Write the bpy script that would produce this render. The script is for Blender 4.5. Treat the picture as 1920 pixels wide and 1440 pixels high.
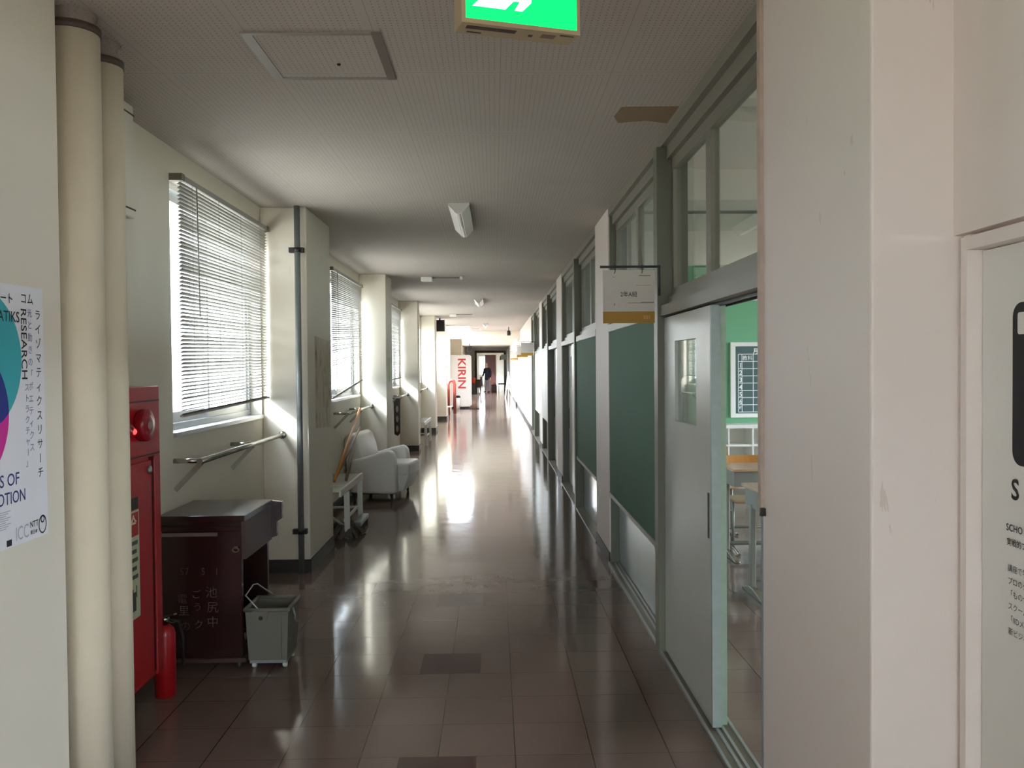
import bpy, bmesh, math, random
from mathutils import Vector, Matrix
random.seed(7)
SC = bpy.context.scene
COL = SC.collection
for _o in list(bpy.data.objects):
    bpy.data.objects.remove(_o)

# ------------------------------------------------------------------ camera
F_PX, YAW, PITCH, ROLL, EYE = 1613.87, 0.0203, 0.0208, -0.0088, 1.5278
cy, sy, cp, sp = math.cos(YAW), math.sin(YAW), math.cos(PITCH), math.sin(PITCH)
fwd = Vector((sy * cp, cy * cp, -sp))
rgt = Vector((cy, -sy, 0))
upv = rgt.cross(fwd)
cr, sr = math.cos(ROLL), math.sin(ROLL)
r2 = cr * rgt + sr * upv
u2 = -sr * rgt + cr * upv
cam_data = bpy.data.cameras.new('camera')
cam_data.sensor_fit = 'HORIZONTAL'
cam_data.sensor_width = 36.0
cam_data.lens = F_PX * 36.0 / 1920.0
cam_data.clip_start = 0.05
cam_data.clip_end = 300
cam = bpy.data.objects.new('camera', cam_data)
cam.matrix_world = Matrix(((r2.x, u2.x, -fwd.x, 0), (r2.y, u2.y, -fwd.y, 0), (r2.z, u2.z, -fwd.z, EYE), (0, 0, 0, 1)))
COL.objects.link(cam)
SC.camera = cam

# ------------------------------------------------------------------ world, sun, exposure
SKY = 19.0
w = bpy.data.worlds.new('daylight')
SC.world = w
w.use_nodes = True
wt = w.node_tree
bg = wt.nodes['Background']
tc = wt.nodes.new('ShaderNodeTexCoord')
sep = wt.nodes.new('ShaderNodeSeparateXYZ')
wt.links.new(tc.outputs['Generated'], sep.inputs[0])
ramp = wt.nodes.new('ShaderNodeValToRGB')
ramp.color_ramp.elements[0].position = 0.47
ramp.color_ramp.elements[0].color = (0.275, 0.268, 0.25, 1)      # sunlit ground and low buildings
ramp.color_ramp.elements[1].position = 0.54
ramp.color_ramp.elements[1].color = (0.79, 0.87, 1.0, 1)       # bright hazy sky
mr = wt.nodes.new('ShaderNodeMath')
mr.operation = 'MULTIPLY_ADD'
mr.inputs[1].default_value = 0.5
mr.inputs[2].default_value = 0.5
wt.links.new(sep.outputs[2], mr.inputs[0])
wt.links.new(mr.outputs[0], ramp.inputs[0])
wt.links.new(ramp.outputs[0], bg.inputs['Color'])
bg.inputs['Strength'].default_value = SKY
sun_d = bpy.data.lights.new('sun', 'SUN')
sun_d.energy = 11.0
sun_d.angle = 0.12
sun_d.color = (1.0, 0.99, 0.98)
sun = bpy.data.objects.new('sun', sun_d)
sun.rotation_euler = Vector((1.0, 1.9, -0.8)).to_track_quat('-Z', 'Y').to_euler()
COL.objects.link(sun)
vs = SC.view_settings
vs.view_transform = 'Standard'
vs.look = 'None'
vs.gamma = 1.0
vs.use_curve_mapping = False
vs.exposure = 0.25
try:
    SC.cycles.max_bounces = 14
    SC.cycles.diffuse_bounces = 8
    SC.cycles.glossy_bounces = 6
    SC.cycles.transparent_max_bounces = 16
    SC.cycles.sample_clamp_indirect = 6.0
    SC.cycles.use_denoising = True
except Exception:
    pass


# large area portals: guide the skylight through the real openings (they add no light of their own)
def portal(x, y0, y1, z0, z1, sx):
    d = bpy.data.lights.new('window_portal', 'AREA')
    d.shape = 'RECTANGLE'
    d.size = y1 - y0
    d.size_y = z1 - z0
    d.cycles.is_portal = True
    o = bpy.data.objects.new('window_portal', d)
    o.location = (x, (y0 + y1) / 2, (z0 + z1) / 2)
    o.rotation_euler = Vector((sx, 0, 0)).to_track_quat('-Z', 'Z').to_euler()
    COL.objects.link(o)


# ------------------------------------------------------------------ helpers
def lin(c):
    return tuple((x / 12.92 if x <= 0.04045 else ((x + 0.055) / 1.055) ** 2.4) for x in c)


def hexc(h):
    return lin(tuple(int(h[i:i + 2], 16) / 255 for i in (0, 2, 4)))


MATS = {}


def mat(name, col, rough=0.6, var=0.06, nscale=6.0, bump=0.0, bscale=60.0, metal=0.0, spec=0.5, emit=0.0, emit_col=None, coat=0.0):
    """procedural paint / plastic / metal: noise-mottled colour, optional bump"""
    if name in MATS:
        return MATS[name]
    if isinstance(col, str):
        col = hexc(col)
    m = bpy.data.materials.new(name)
    m.use_nodes = True
    nt = m.node_tree
    b = nt.nodes['Principled BSDF']
    b.inputs['Roughness'].default_value = rough
    b.inputs['Metallic'].default_value = metal
    b.inputs['Specular IOR Level'].default_value = spec
    b.inputs['Coat Weight'].default_value = coat
    g = nt.nodes.new('ShaderNodeNewGeometry')
    if var > 0:
        n = nt.nodes.new('ShaderNodeTexNoise')
        n.inputs['Scale'].default_value = nscale
        n.inputs['Detail'].default_value = 5
        nt.links.new(g.outputs['Position'], n.inputs['Vector'])
        mx = nt.nodes.new('ShaderNodeMix')
        mx.data_type = 'RGBA'
        mx.inputs[6].default_value = tuple(min(1, c * (1 - var)) for c in col) + (1,)
        mx.inputs[7].default_value = tuple(min(1, c * (1 + var)) for c in col) + (1,)
        nt.links.new(n.outputs['Fac'], mx.inputs[0])
        nt.links.new(mx.outputs[2], b.inputs['Base Color'])
    else:
        b.inputs['Base Color'].default_value = tuple(col) + (1,)
    if bump > 0:
        n2 = nt.nodes.new('ShaderNodeTexNoise')
        n2.inputs['Scale'].default_value = bscale
        nt.links.new(g.outputs['Position'], n2.inputs['Vector'])
        bp = nt.nodes.new('ShaderNodeBump')
        bp.inputs['Strength'].default_value = bump
        bp.inputs['Distance'].default_value = 0.01
        nt.links.new(n2.outputs['Fac'], bp.inputs['Height'])
        nt.links.new(bp.outputs['Normal'], b.inputs['Normal'])
    if emit > 0:
        b.inputs['Emission Color'].default_value = tuple(emit_col or col) + (1,)
        b.inputs['Emission Strength'].default_value = emit
    MATS[name] = m
    return m


class NT:
    """small node-graph writer"""
    def __init__(s, name):
        s.m = bpy.data.materials.new(name)
        s.m.use_nodes = True
        s.t = s.m.node_tree
        s.b = s.t.nodes['Principled BSDF']
        MATS[name] = s.m

    def put(s, sock, v):
        if isinstance(v, (int, float, tuple)):
            sock.default_value = v
        else:
            s.t.links.new(v, sock)

    def math(s, op, a, b=0.0, c=0.0):
        n = s.t.nodes.new('ShaderNodeMath')
        n.operation = op
        for i, v in enumerate((a, b, c)):
            s.put(n.inputs[i], v)
        return n.outputs[0]

    def mix(s, f, a, b):
        n = s.t.nodes.new('ShaderNodeMix')
        n.data_type = 'RGBA'
        s.put(n.inputs[0], f)
        for i, v in ((6, a), (7, b)):
            s.put(n.inputs[i], v + (1,) if isinstance(v, tuple) and len(v) == 3 else v)
        return n.outputs[2]

    def noise(s, vec, scale, detail=3.0, dist=0.0):
        n = s.t.nodes.new('ShaderNodeTexNoise')
        n.inputs['Scale'].default_value = scale
        n.inputs['Detail'].default_value = detail
        n.inputs['Distortion'].default_value = dist
        s.t.links.new(vec, n.inputs['Vector'])
        return n.outputs['Fac']

    def pos(s):
        return s.t.nodes.new('ShaderNodeNewGeometry').outputs['Position']

    def xyz(s, v):
        n = s.t.nodes.new('ShaderNodeSeparateXYZ')
        s.t.links.new(v, n.inputs[0])
        return n.outputs

    def comb(s, x, y, z):
        n = s.t.nodes.new('ShaderNodeCombineXYZ')
        for i, v in enumerate((x, y, z)):
            s.put(n.inputs[i], v)
        return n.outputs[0]

    def bump(s, h, strength, dist=0.01, normal=None):
        n = s.t.nodes.new('ShaderNodeBump')
        n.inputs['Strength'].default_value = strength
        n.inputs['Distance'].default_value = dist
        s.t.links.new(h, n.inputs['Height'])
        if normal is not None:
            s.t.links.new(normal, n.inputs['Normal'])
        return n.outputs['Normal']


TILE, TX0, TY0 = 0.303, 0.0679, 6.377


def floor_material():
    k = NT('vinyl_tile_floor')
    p = k.pos()
    o = k.xyz(p)
    u = k.math('DIVIDE', k.math('SUBTRACT', o[0], TX0), TILE)
    v = k.math('DIVIDE', k.math('SUBTRACT', o[1], TY0), TILE)
    fu, fv = k.math('FRACT', u), k.math('FRACT', v)
    iu, iv = k.math('FLOOR', u), k.math('FLOOR', v)
    wn = k.t.nodes.new('ShaderNodeTexWhiteNoise')
    k.t.links.new(k.comb(iu, iv, 0.0), wn.inputs['Vector'])
    eu = k.math('MINIMUM', fu, k.math('SUBTRACT', 1.0, fu))
    ev = k.math('MINIMUM', fv, k.math('SUBTRACT', 1.0, fv))
    ju = k.math('LESS_THAN', eu, 0.0075)
    jv = k.math('LESS_THAN', ev, 0.0055)
    n1 = k.noise(p, 3.0, 6.0)
    n2 = k.noise(p, 90.0, 4.0)
    base = k.mix(n1, hexc('66554e'), hexc('77645b'))
    base = k.mix(k.math('MULTIPLY', n2, 0.35), base, hexc('83716a'))
    base = k.mix(k.math('MULTIPLY', wn.outputs['Value'], 0.30), base, hexc('5c4c46'))
    # replaced dark tiles, one in every fourth row, half a tile out of step
    du = k.math('MULTIPLY', k.math('GREATER_THAN', u, -1.5), k.math('LESS_THAN', u, -0.5))
    m4 = k.math('MODULO', k.math('ADD', iv, 403.0), 4.0)
    dv = k.math('COMPARE', m4, DARK_ROW, 0.1)
    dk = k.math('MULTIPLY', du, k.math('MULTIPLY', dv, k.math('LESS_THAN', o[1], 9.0)))
    base = k.mix(dk, base, hexc('4b3130'))
    base = k.mix(k.math('MULTIPLY', ju, 0.75), base, hexc('1d1614'))
    base = k.mix(k.math('MULTIPLY', jv, 0.5), base, hexc('1d1614'))
    scr = k.noise(k.comb(k.math('MULTIPLY', o[0], 9.0), k.math('MULTIPLY', o[1], 1.5), 0.0), 6.0, 8.0, 1.5)
    scr = k.math('MULTIPLY', k.math('GREATER_THAN', scr, 0.72), 0.15)
    base = k.mix(scr, base, hexc('97857a'))
    k.t.links.new(base, k.b.inputs['Base Color'])
    # waxed: glossy, each tile lies a touch out of level so reflections break up
    rr = k.math('ADD', 0.05, k.math('MULTIPLY', k.noise(p, 5.0, 5.0), 0.11))
    k.t.links.new(rr, k.b.inputs['Roughness'])
    k.b.inputs['Specular IOR Level'].default_value = 0.5
    h = k.noise(k.comb(k.math('MULTIPLY', o[0], 0.6), k.math('MULTIPLY', o[1], 1.0), 0.0), 4.5, 2.0)
    nrm = k.bump(h, 0.07, 0.012)
    tn = k.math('MULTIPLY', k.math('MULTIPLY', fv, k.math('SUBTRACT', wn.outputs['Value'], 0.5)), 1.0)
    nrm = k.bump(tn, 0.12, 0.004, nrm)
    k.t.links.new(nrm, k.b.inputs['Normal'])
    return k.m


DARK_ROW = 0.0


def ceiling_material():
    k = NT('perforated_ceiling_board')
    p = k.pos()
    o = k.xyz(p)
    pit = 0.0225
    fx = k.math('SUBTRACT', k.math('FRACT', k.math('DIVIDE', o[0], pit)), 0.5)
    fy = k.math('SUBTRACT', k.math('FRACT', k.math('DIVIDE', o[1], pit)), 0.5)
    d = k.math('SQRT', k.math('ADD', k.math('MULTIPLY', fx, fx), k.math('MULTIPLY', fy, fy)))
    hole = k.math('LESS_THAN', d, 0.135)
    # boards 0.455 x 0.91: plain margin at the joints
    bx = k.math('FRACT', k.math('DIVIDE', k.math('ADD', o[0], 0.42), 0.455))
    by = k.math('FRACT', k.math('DIVIDE', k.math('ADD', o[1], 0.11), 0.91))
    ex = k.math('MINIMUM', bx, k.math('SUBTRACT', 1.0, bx))
    ey = k.math('MINIMUM', by, k.math('SUBTRACT', 1.0, by))
    inside = k.math('MULTIPLY', k.math('GREATER_THAN', ex, 0.045), k.math('GREATER_THAN', ey, 0.028))
    joint = k.math('MAXIMUM', k.math('LESS_THAN', ex, 0.004), k.math('LESS_THAN', ey, 0.002))
    n = k.noise(p, 1.3, 5.0)
    base = k.mix(n, hexc('b9b0a8'), hexc('c9c1b9'))
    base = k.mix(k.math('MULTIPLY', k.math('MULTIPLY', hole, inside), 0.62), base, hexc('3a322c'))
    base = k.mix(k.math('MULTIPLY', joint, 0.35), base, hexc('6a6058'))
    k.t.links.new(base, k.b.inputs['Base Color'])
    k.b.inputs['Roughness'].default_value = 0.85
    return k.m


def wall_material(name, c1, c2, scuffs=0.25, rough=0.55):
    k = NT(name)
    p = k.pos()
    o = k.xyz(p)
    n = k.noise(p, 0.9, 5.0)
    base = k.mix(n, hexc(c1), hexc(c2))
    st = k.noise(k.comb(k.math('MULTIPLY', o[0], 7.0), k.math('MULTIPLY', o[1], 7.0), k.math('MULTIPLY', o[2], 1.4)), 2.2, 7.0, 0.6)
    st = k.math('MULTIPLY', k.math('GREATER_THAN', st, 0.71), scuffs)
    base = k.mix(st, base, hexc('8a7a66'))
    k.t.links.new(base, k.b.inputs['Base Color'])
    k.b.inputs['Roughness'].default_value = rough
    k.b.inputs['Specular IOR Level'].default_value = 0.3
    k.t.links.new(k.bump(k.noise(p, 140.0, 3.0), 0.06, 0.004), k.b.inputs['Normal'])
    return k.m


def glass_material(name, tint=(0.95, 0.97, 0.96), haze=0.0, hazecol=(0.8, 0.85, 0.85)):
    m = bpy.data.materials.new(name)
    m.use_nodes = True
    t = m.node_tree
    for n in list(t.nodes):
        t.nodes.remove(n)
    out = t.nodes.new('ShaderNodeOutputMaterial')
    tr = t.nodes.new('ShaderNodeBsdfTransparent')
    tr.inputs[0].default_value = tint + (1,)
    gl = t.nodes.new('ShaderNodeBsdfGlossy')
    gl.inputs['Roughness'].default_value = 0.02
    lw = t.nodes.new('ShaderNodeLayerWeight')
    lw.inputs['Blend'].default_value = 0.5
    pw = t.nodes.new('ShaderNodeMath')
    pw.operation = 'POWER'
    pw.inputs[1].default_value = 5.0
    t.links.new(lw.outputs['Facing'], pw.inputs[0])
    fr = t.nodes.new('ShaderNodeMath')
    fr.operation = 'MULTIPLY_ADD'
    fr.inputs[1].default_value = 0.9
    fr.inputs[2].default_value = 0.04
    t.links.new(pw.outputs[0], fr.inputs[0])
    mx = t.nodes.new('ShaderNodeMixShader')
    t.links.new(fr.outputs[0], mx.inputs[0])
    t.links.new(tr.outputs[0], mx.inputs[1])
    t.links.new(gl.outputs[0], mx.inputs[2])
    last = mx.outputs[0]
    if haze > 0:
        df = t.nodes.new('ShaderNodeBsdfDiffuse')
        df.inputs[0].default_value = hazecol + (1,)
        nz = t.nodes.new('ShaderNodeTexNoise')
        nz.inputs['Scale'].default_value = 2.0
        mm = t.nodes.new('ShaderNodeMath')
        mm.operation = 'MULTIPLY'
        mm.inputs[1].default_value = haze * 2
        t.links.new(nz.outputs['Fac'], mm.inputs[0])
        m2 = t.nodes.new('ShaderNodeMixShader')
        t.links.new(mm.outputs[0], m2.inputs[0])
        t.links.new(last, m2.inputs[1])
        t.links.new(df.outputs[0], m2.inputs[2])
        last = m2.outputs[0]
    t.links.new(last, out.inputs[0])
    MATS[name] = m
    return m


ORG = {}


class MB:
    """collects shapes given in scene coordinates, links them as ONE mesh object"""
    def __init__(s):
        s.v, s.f, s.sm = [], [], []

    def add(s, vs_, fs, smooth=False):
        n = len(s.v)
        s.v += [Vector(x) for x in vs_]
        for f in fs:
            s.f.append(tuple(i + n for i in f))
            s.sm.append(smooth)
        return s

    def box(s, x0, x1, y0, y1, z0, z1):
        x0, x1 = min(x0, x1), max(x0, x1)
        y0, y1 = min(y0, y1), max(y0, y1)
        z0, z1 = min(z0, z1), max(z0, z1)
        return s.add([(x0, y0, z0), (x1, y0, z0), (x1, y1, z0), (x0, y1, z0), (x0, y0, z1), (x1, y0, z1), (x1, y1, z1), (x0, y1, z1)],
                     [(0, 3, 2, 1), (4, 5, 6, 7), (0, 1, 5, 4), (1, 2, 6, 5), (2, 3, 7, 6), (3, 0, 4, 7)])

    def bar(s, p, q, w, h, up=(0, 0, 1)):
        p, q = Vector(p), Vector(q)
        d = (q - p).normalized()
        up = Vector(up)
        a = d.cross(up)
        if a.length < 1e-4:
            a = d.cross(Vector((1, 0, 0)))
        a.normalize()
        b = a.cross(d).normalized()
        a, b = a * w / 2, b * h / 2
        vv = [p - a - b, p + a - b, p + a + b, p - a + b, q - a - b, q + a - b, q + a + b, q - a + b]
        return s.add(vv, [(0, 1, 2, 3), (7, 6, 5, 4), (0, 4, 5, 1), (1, 5, 6, 2), (2, 6, 7, 3), (3, 7, 4, 0)])

    def tube(s, pts, r, seg=10, closed_ends=True, r_end=None):
        pts = [Vector(p) for p in pts]
        n = len(pts)
        rs = r if isinstance(r, (list, tuple)) else [r] * n
        base = len(s.v)
        ref = None
        for i, p in enumerate(pts):
            d = (pts[min(i + 1, n - 1)] - pts[max(i - 1, 0)]).normalized()
            if ref is None:
                ref = Vector((0, 0, 1)) if abs(d.z) < 0.9 else Vector((1, 0, 0))
            a = d.cross(ref)
            if a.length < 1e-5:
                a = d.cross(Vector((0, 1, 0)))
            a.normalize()
            b = a.cross(d).normalized()
            ref = b
            for k in range(seg):
                t = 2 * math.pi * k / seg
                s.v.append(p + (a * math.cos(t) + b * math.sin(t)) * rs[i])
        for i in range(n - 1):
            for k in range(seg):
                k2 = (k + 1) % seg
                s.f.append((base + i * seg + k, base + i * seg + k2, base + (i + 1) * seg + k2, base + (i + 1) * seg + k))
                s.sm.append(True)
        if closed_ends:
            s.f.append(tuple(base + k for k in reversed(range(seg))))
            s.f.append(tuple(base + (n - 1) * seg + k for k in range(seg)))
            s.sm += [False, False]
        return s

    def lathe(s, prof, c, axis='z', seg=28):
        """prof: list of (radius, height along axis)"""
        base = len(s.v)
        cx, cyy, cz = c
        for r, h in prof:
            for k in range(seg):
                t = 2 * math.pi * k / seg
                a, b = r * math.cos(t), r * math.sin(t)
                if axis == 'z':
                    s.v.append(Vector((cx + a, cyy + b, cz + h)))
                elif axis == 'x':
                    s.v.append(Vector((cx + h, cyy + a, cz + b)))
                else:
                    s.v.append(Vector((cx + a, cyy + h, cz + b)))
        for i in range(len(prof) - 1):
            for k in range(seg):
                k2 = (k + 1) % seg
                s.f.append((base + i * seg + k, base + i * seg + k2, base + (i + 1) * seg + k2, base + (i + 1) * seg + k))
                s.sm.append(True)
        s.f.append(tuple(base + k for k in reversed(range(seg))))
        s.f.append(tuple(base + (len(prof) - 1) * seg + k for k in range(seg)))
        s.sm += [False, False]
        return s

    def prism(s, poly, d, off):
        """poly: list of 3D points of a flat outline, extruded by vector off"""
        n = len(poly)
        a = [Vector(p) for p in poly]
        off = Vector(off)
        return s.add(a + [p + off for p in a], [tuple(range(n))[::-1], tuple(range(n, 2 * n))] + [(i, (i + 1) % n, n + (i + 1) % n, n + i) for i in range(n)])

    def build(s, name, m, parent=None, at=None, bevel=0.0, bseg=2, local=False, sub=0):
        me = bpy.data.meshes.new(name)
        org = Vector((0, 0, 0)) if local else (ORG[parent.name] if parent is not None else Vector(at or (0, 0, 0)))
        me.from_pydata([tuple(p - org) for p in s.v], [], s.f)
        me.polygons.foreach_set('use_smooth', s.sm)
        bm = bmesh.new()
        bm.from_mesh(me)
        bmesh.ops.recalc_face_normals(bm, faces=bm.faces)
        bm.to_mesh(me)
        bm.free()
        me.materials.append(m)
        o = bpy.data.objects.new(name, me)
        COL.objects.link(o)
        if parent is not None:
            o.parent = parent
            ORG[o.name] = ORG[parent.name]
        else:
            o.location = org
            ORG[o.name] = org
        if bevel > 0:
            b = o.modifiers.new('edge', 'BEVEL')
            b.width = bevel
            b.segments = bseg
            b.limit_method = 'ANGLE'
            b.angle_limit = 0.7
        if sub:
            q = o.modifiers.new('smooth', 'SUBSURF')
            q.levels = q.render_levels = sub
        return o


def tag(o, label, cat, group=None):
    o['label'] = label
    o['category'] = cat
    if group:
        o['group'] = group
    return o


def thing(name, label, cat, loc=(0, 0, 0), rotz=0.0, group=None):
    o = bpy.data.objects.new(name, None)
    COL.objects.link(o)
    o.empty_display_size = 0.1
    o.location = loc
    o.rotation_euler = (0, 0, rotz)
    ORG[o.name] = Vector(loc)
    return tag(o, label, cat, group)


def struct(o):
    o['kind'] = 'structure'
    return o


def copy_tree(o, parent=None):
    c = o.copy()
    COL.objects.link(c)
    if parent is not None:
        c.parent = parent
    ORG[c.name] = ORG.get(o.name, Vector((0, 0, 0)))
    for ch in list(o.children):
        copy_tree(ch, c)
    return c


def dup(o, loc, label, group=None, rotz=None):
    c = copy_tree(o)
    c.location = loc
    c['label'] = label
    if group:
        c['group'] = group
    if rotz is not None:
        c.rotation_euler = (0, 0, rotz)
    return c


def lettering(items, m, parent, name='lettering', thick=0.0006, bold=0.0):
    """items: (text, size, origin, x-direction, up-direction, x-squeeze). One mesh for one block of writing."""
    mb = MB()
    for it in items:
        s, size, org, xd, ud = it[:5]
        sq = it[5] if len(it) > 5 else 1.0
        cu = bpy.data.curves.new('writing', 'FONT')
        cu.body = s
        cu.size = size
        cu.resolution_u = 3
        cu.offset = bold * size
        o = bpy.data.objects.new('writing', cu)
        COL.objects.link(o)
        bpy.context.view_layer.update()
        ev = o.evaluated_get(bpy.context.evaluated_depsgraph_get())
        me = ev.to_mesh()
        xd_, ud_ = Vector(xd).normalized(), Vector(ud).normalized()
        nd = xd_.cross(ud_)
        og = Vector(org)
        vv = [og + xd_ * (v.co.x * sq) + ud_ * v.co.y + nd * thick for v in me.vertices]
        mb.add(vv, [tuple(p.vertices) for p in me.polygons])
        ev.to_mesh_clear()
        bpy.data.objects.remove(o)
        bpy.data.curves.remove(cu)
    return mb.build(name, m, parent)


def disc_poly(c, r, axes, seg=48, a0=0, a1=2 * math.pi):
    ax, bx = Vector(axes[0]), Vector(axes[1])
    return [Vector(c) + ax * r * math.cos(a0 + (a1 - a0) * k / seg) + bx * r * math.sin(a0 + (a1 - a0) * k / seg) for k in range(seg)]


# ------------------------------------------------------------------ materials
M_FLOOR = floor_material()
M_CEIL = ceiling_material()
M_WALL = wall_material('cream_plaster', 'dcd4c3', 'e4ddce', 0.10)
M_WALLR = wall_material('off_white_plaster', 'ded4cd', 'e5dbd4', 0.22)
M_SKIRT = mat('dark_skirting', '3a3733', 0.5, 0.12, 20)
M_OLIVE = mat('olive_grey_paint', '686a5b', 0.42, 0.07, 9, 0.03)
M_TRANS = mat('grey_green_paint', '807e72', 0.42, 0.06, 9, 0.03)
M_DOOR = mat('pale_grey_door_paint', 'b9bcb6', 0.28, 0.05, 3, 0.02, 8)
M_DOOREDGE = mat('worn_mint_door_edge', 'a7b5b4', 0.5, 0.14, 25)
M_BOARD = mat('green_pin_board', '3f604c', 0.75, 0.12, 2.2)
M_LOWPANEL = mat('glossy_pale_panel', 'a9b5b5', 0.13, 0.05, 3)
M_WPANEL = mat('white_panel', 'dcdad4', 0.4, 0.04, 4)
M_ALU = mat('aluminium', 'c4c7c9', 0.35, 0.05, 30, metal=0.85)
M_STEEL = mat('stainless_tube', 'b9b9b4', 0.22, 0.08, 30, metal=1.0)
M_GALV = mat('galvanised_pipe', '8f9595', 0.4, 0.12, 30, metal=0.6)
M_BLACK = mat('black_paint', '1a1716', 0.45, 0.1, 20)
M_GLASS = glass_material('window_glass')
M_GLASSOLD = glass_material('dusty_partition_glass', (0.90, 0.94, 0.92), 0.10, (0.62, 0.66, 0.64))
M_SLAT = mat('cream_blind_slat', 'a09e98', 0.45, 0.04, 10)
M_PIPEWRAP = mat('painted_canvas_pipe_lagging', 'cfc3ab', 0.85, 0.07, 7, 0.12, 420)
M_COLLAR = mat('brown_pipe_collar', '4b3b33', 0.6, 0.2, 40)
M_RAGGED = mat('torn_grey_lagging', '8d8279', 0.9, 0.25, 60, 0.8, 90)
M_PAPER = mat('white_poster_paper', 'e6e5ea', 0.5, 0.02, 5)
M_INK = mat('black_ink', '1c1a1f', 0.7, 0.0)
M_NAVYINK = mat('navy_ink', '2e3577', 0.7, 0.0)
M_GREYINK = mat('pale_grey_ink', 'b4b4bb', 0.7, 0.0)
M_LAVINK = mat('lavender_grey_ink', '79739c', 0.7, 0.0)
M_TEAL = mat('teal_ink', '35a9b4', 0.5, 0.08, 3)
M_MAGENTA = mat('magenta_ink', 'd01f94', 0.5, 0.06, 3)
M_NAVY = mat('deep_blue_ink', '1d2b84', 0.5, 0.06, 3)
M_RED = mat('fire_red_enamel', 'a3141c', 0.32, 0.10, 8)
M_REDDARK = mat('dark_red_recess', '3a070b', 0.5, 0.1, 8)
M_WOODDARK = mat('dark_stained_wood', '2a1615', 0.2, 0.20, 14, spec=0.8)
M_WOODAPRON = mat('stained_board_lit_tone', '472f2d', 0.4, 0.15, 14)  # apron's paler brown holds the corridor light it catches; plinth shares it
M_CHALK = mat('faded_chalk', '514341', 0.9, 0.2, 90)
M_BUCKET = mat('grey_green_plastic', '68675c', 0.5, 0.06, 12)
M_WHITEPAINT = mat('chipped_white_paint', 'd4d3cb', 0.5, 0.08, 25)
M_ORANGEWOOD = mat('orange_varnished_pole', 'cf8a46', 0.35, 0.15, 30)
M_BROWNWOOD = mat('brown_wood_pole', '8a6a4c', 0.5, 0.15, 30)
M_MOP = mat('grey_mop_yarn', '5d594e', 0.95, 0.3, 60, 0.6, 120)
M_VINYL = mat('white_vinyl', 'd9d6cf', 0.33, 0.03, 6, 0.03, 30)
M_DARKLEG = mat('dark_wood_leg', '2a1d18', 0.4, 0.1, 20)
M_CLASSGREEN = mat('green_classroom_paint', '6fae85', 0.5, 0.05, 1.5)
M_CLASSWHITE = mat('white_classroom_paint', 'dddacf', 0.6, 0.03, 1.5)
M_CHALKBOARD = mat('slate_green_board', '46605f', 0.5, 0.06, 3)
M_WHITE = mat('white_enamel', 'ecebe4', 0.35, 0.02, 6)
M_LINE = mat('white_line_paint', 'eef2f0', 0.5, 0.0)
M_DESKTOP = mat('honey_wood_top', 'c9a184', 0.18, 0.12, 6)
M_CHAIRWOOD = mat('orange_plywood', 'c98b41', 0.35, 0.14, 8)
M_SEATWOOD = mat('tan_plywood', 'a98a68', 0.35, 0.14, 8)
M_TUBE = mat('grey_enamel_tube', '8d8f86', 0.35, 0.06, 12, metal=0.3)
M_SIGNW = mat('scuffed_white_sign', 'cfcac3', 0.5, 0.05, 30)
M_YELLOW = mat('ochre_band', 'a97f22', 0.5, 0.04, 20)
M_SIGNGREY = mat('pale_lettering', 'c3b28a', 0.5, 0.0)
M_CREAMCASE = mat('yellowed_cream_case', 'b5a383', 0.5, 0.06, 12)
M_GREENLIT = mat('lit_green_panel', (0.0, 0.85, 0.18), 0.4, 0.0, emit=1.0, emit_col=(0.0, 1.0, 0.16))
M_WHITELIT = mat('lit_white_symbol', (1, 1, 1), 0.4, 0.0, emit=1.1, emit_col=(0.95, 1.0, 0.97))
M_REFLECT = mat('polished_reflector', 'd4d2cf', 0.25, 0.02, 6, metal=0.35)
M_STAIN = mat('brown_patch', '9a8468', 0.8, 0.12, 9)
M_KIRINRED = mat('red_lettering', 'c8322c', 0.5, 0.0)
def peel_material():
    k = NT('faded_peeling_print')
    p = k.pos()
    o = k.xyz(p)
    n = k.noise(k.comb(0.0, k.math('MULTIPLY', o[1], 6.0), k.math('MULTIPLY', o[2], 2.0)), 1.7, 6.0, 1.2)
    f = k.math('MULTIPLY', k.math('SUBTRACT', n, 0.50), 5.0)
    n2 = k.noise(p, 14.0, 6.0)
    base = k.mix(k.math('MINIMUM', k.math('MAXIMUM', f, 0.0), 1.0), hexc('dacfbb'), hexc('8d7a66'))
    base = k.mix(k.math('MULTIPLY', n2, 0.5), base, hexc('c2b7a6'))
    k.t.links.new(base, k.b.inputs['Base Color'])
    k.b.inputs['Roughness'].default_value = 0.7
    return k.m


M_PEEL = peel_material()
M_REDLIGHT = mat('red_lamp_glow', (1.0, 0.05, 0.03), 0.2, 0.0, emit=4.0, emit_col=(1.0, 0.03, 0.03))
M_PEACH = mat('peach_wall_paint', 'e3c39c', 0.6, 0.04, 2)
M_BROWNDOOR = mat('red_brown_door', '431d13', 0.4, 0.12, 5)
M_TUBELAMP = mat('white_lamp_tube', 'f0efec', 0.3, 0.0)

# ------------------------------------------------------------------ setting: shell
XL, XP, XR, ZC = -1.73, -1.39, 0.874, 2.723
XG = 0.955          # recessed plane of the partition glazing
P_LEFT = [(1.98, 2.80), (6.45, 7.37), (11.12, 11.75), (15.7, 16.08), (20.2, 20.85), (24.8, 25.4)]
P_RIGHT = [(1.98, 2.80), (6.58, 7.40), (11.18, 12.0), (15.78, 16.6), (20.38, 21.2)]
Y_BACK, Y_BEAM, Y_END = -6.0, 29.4, 60.0

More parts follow.
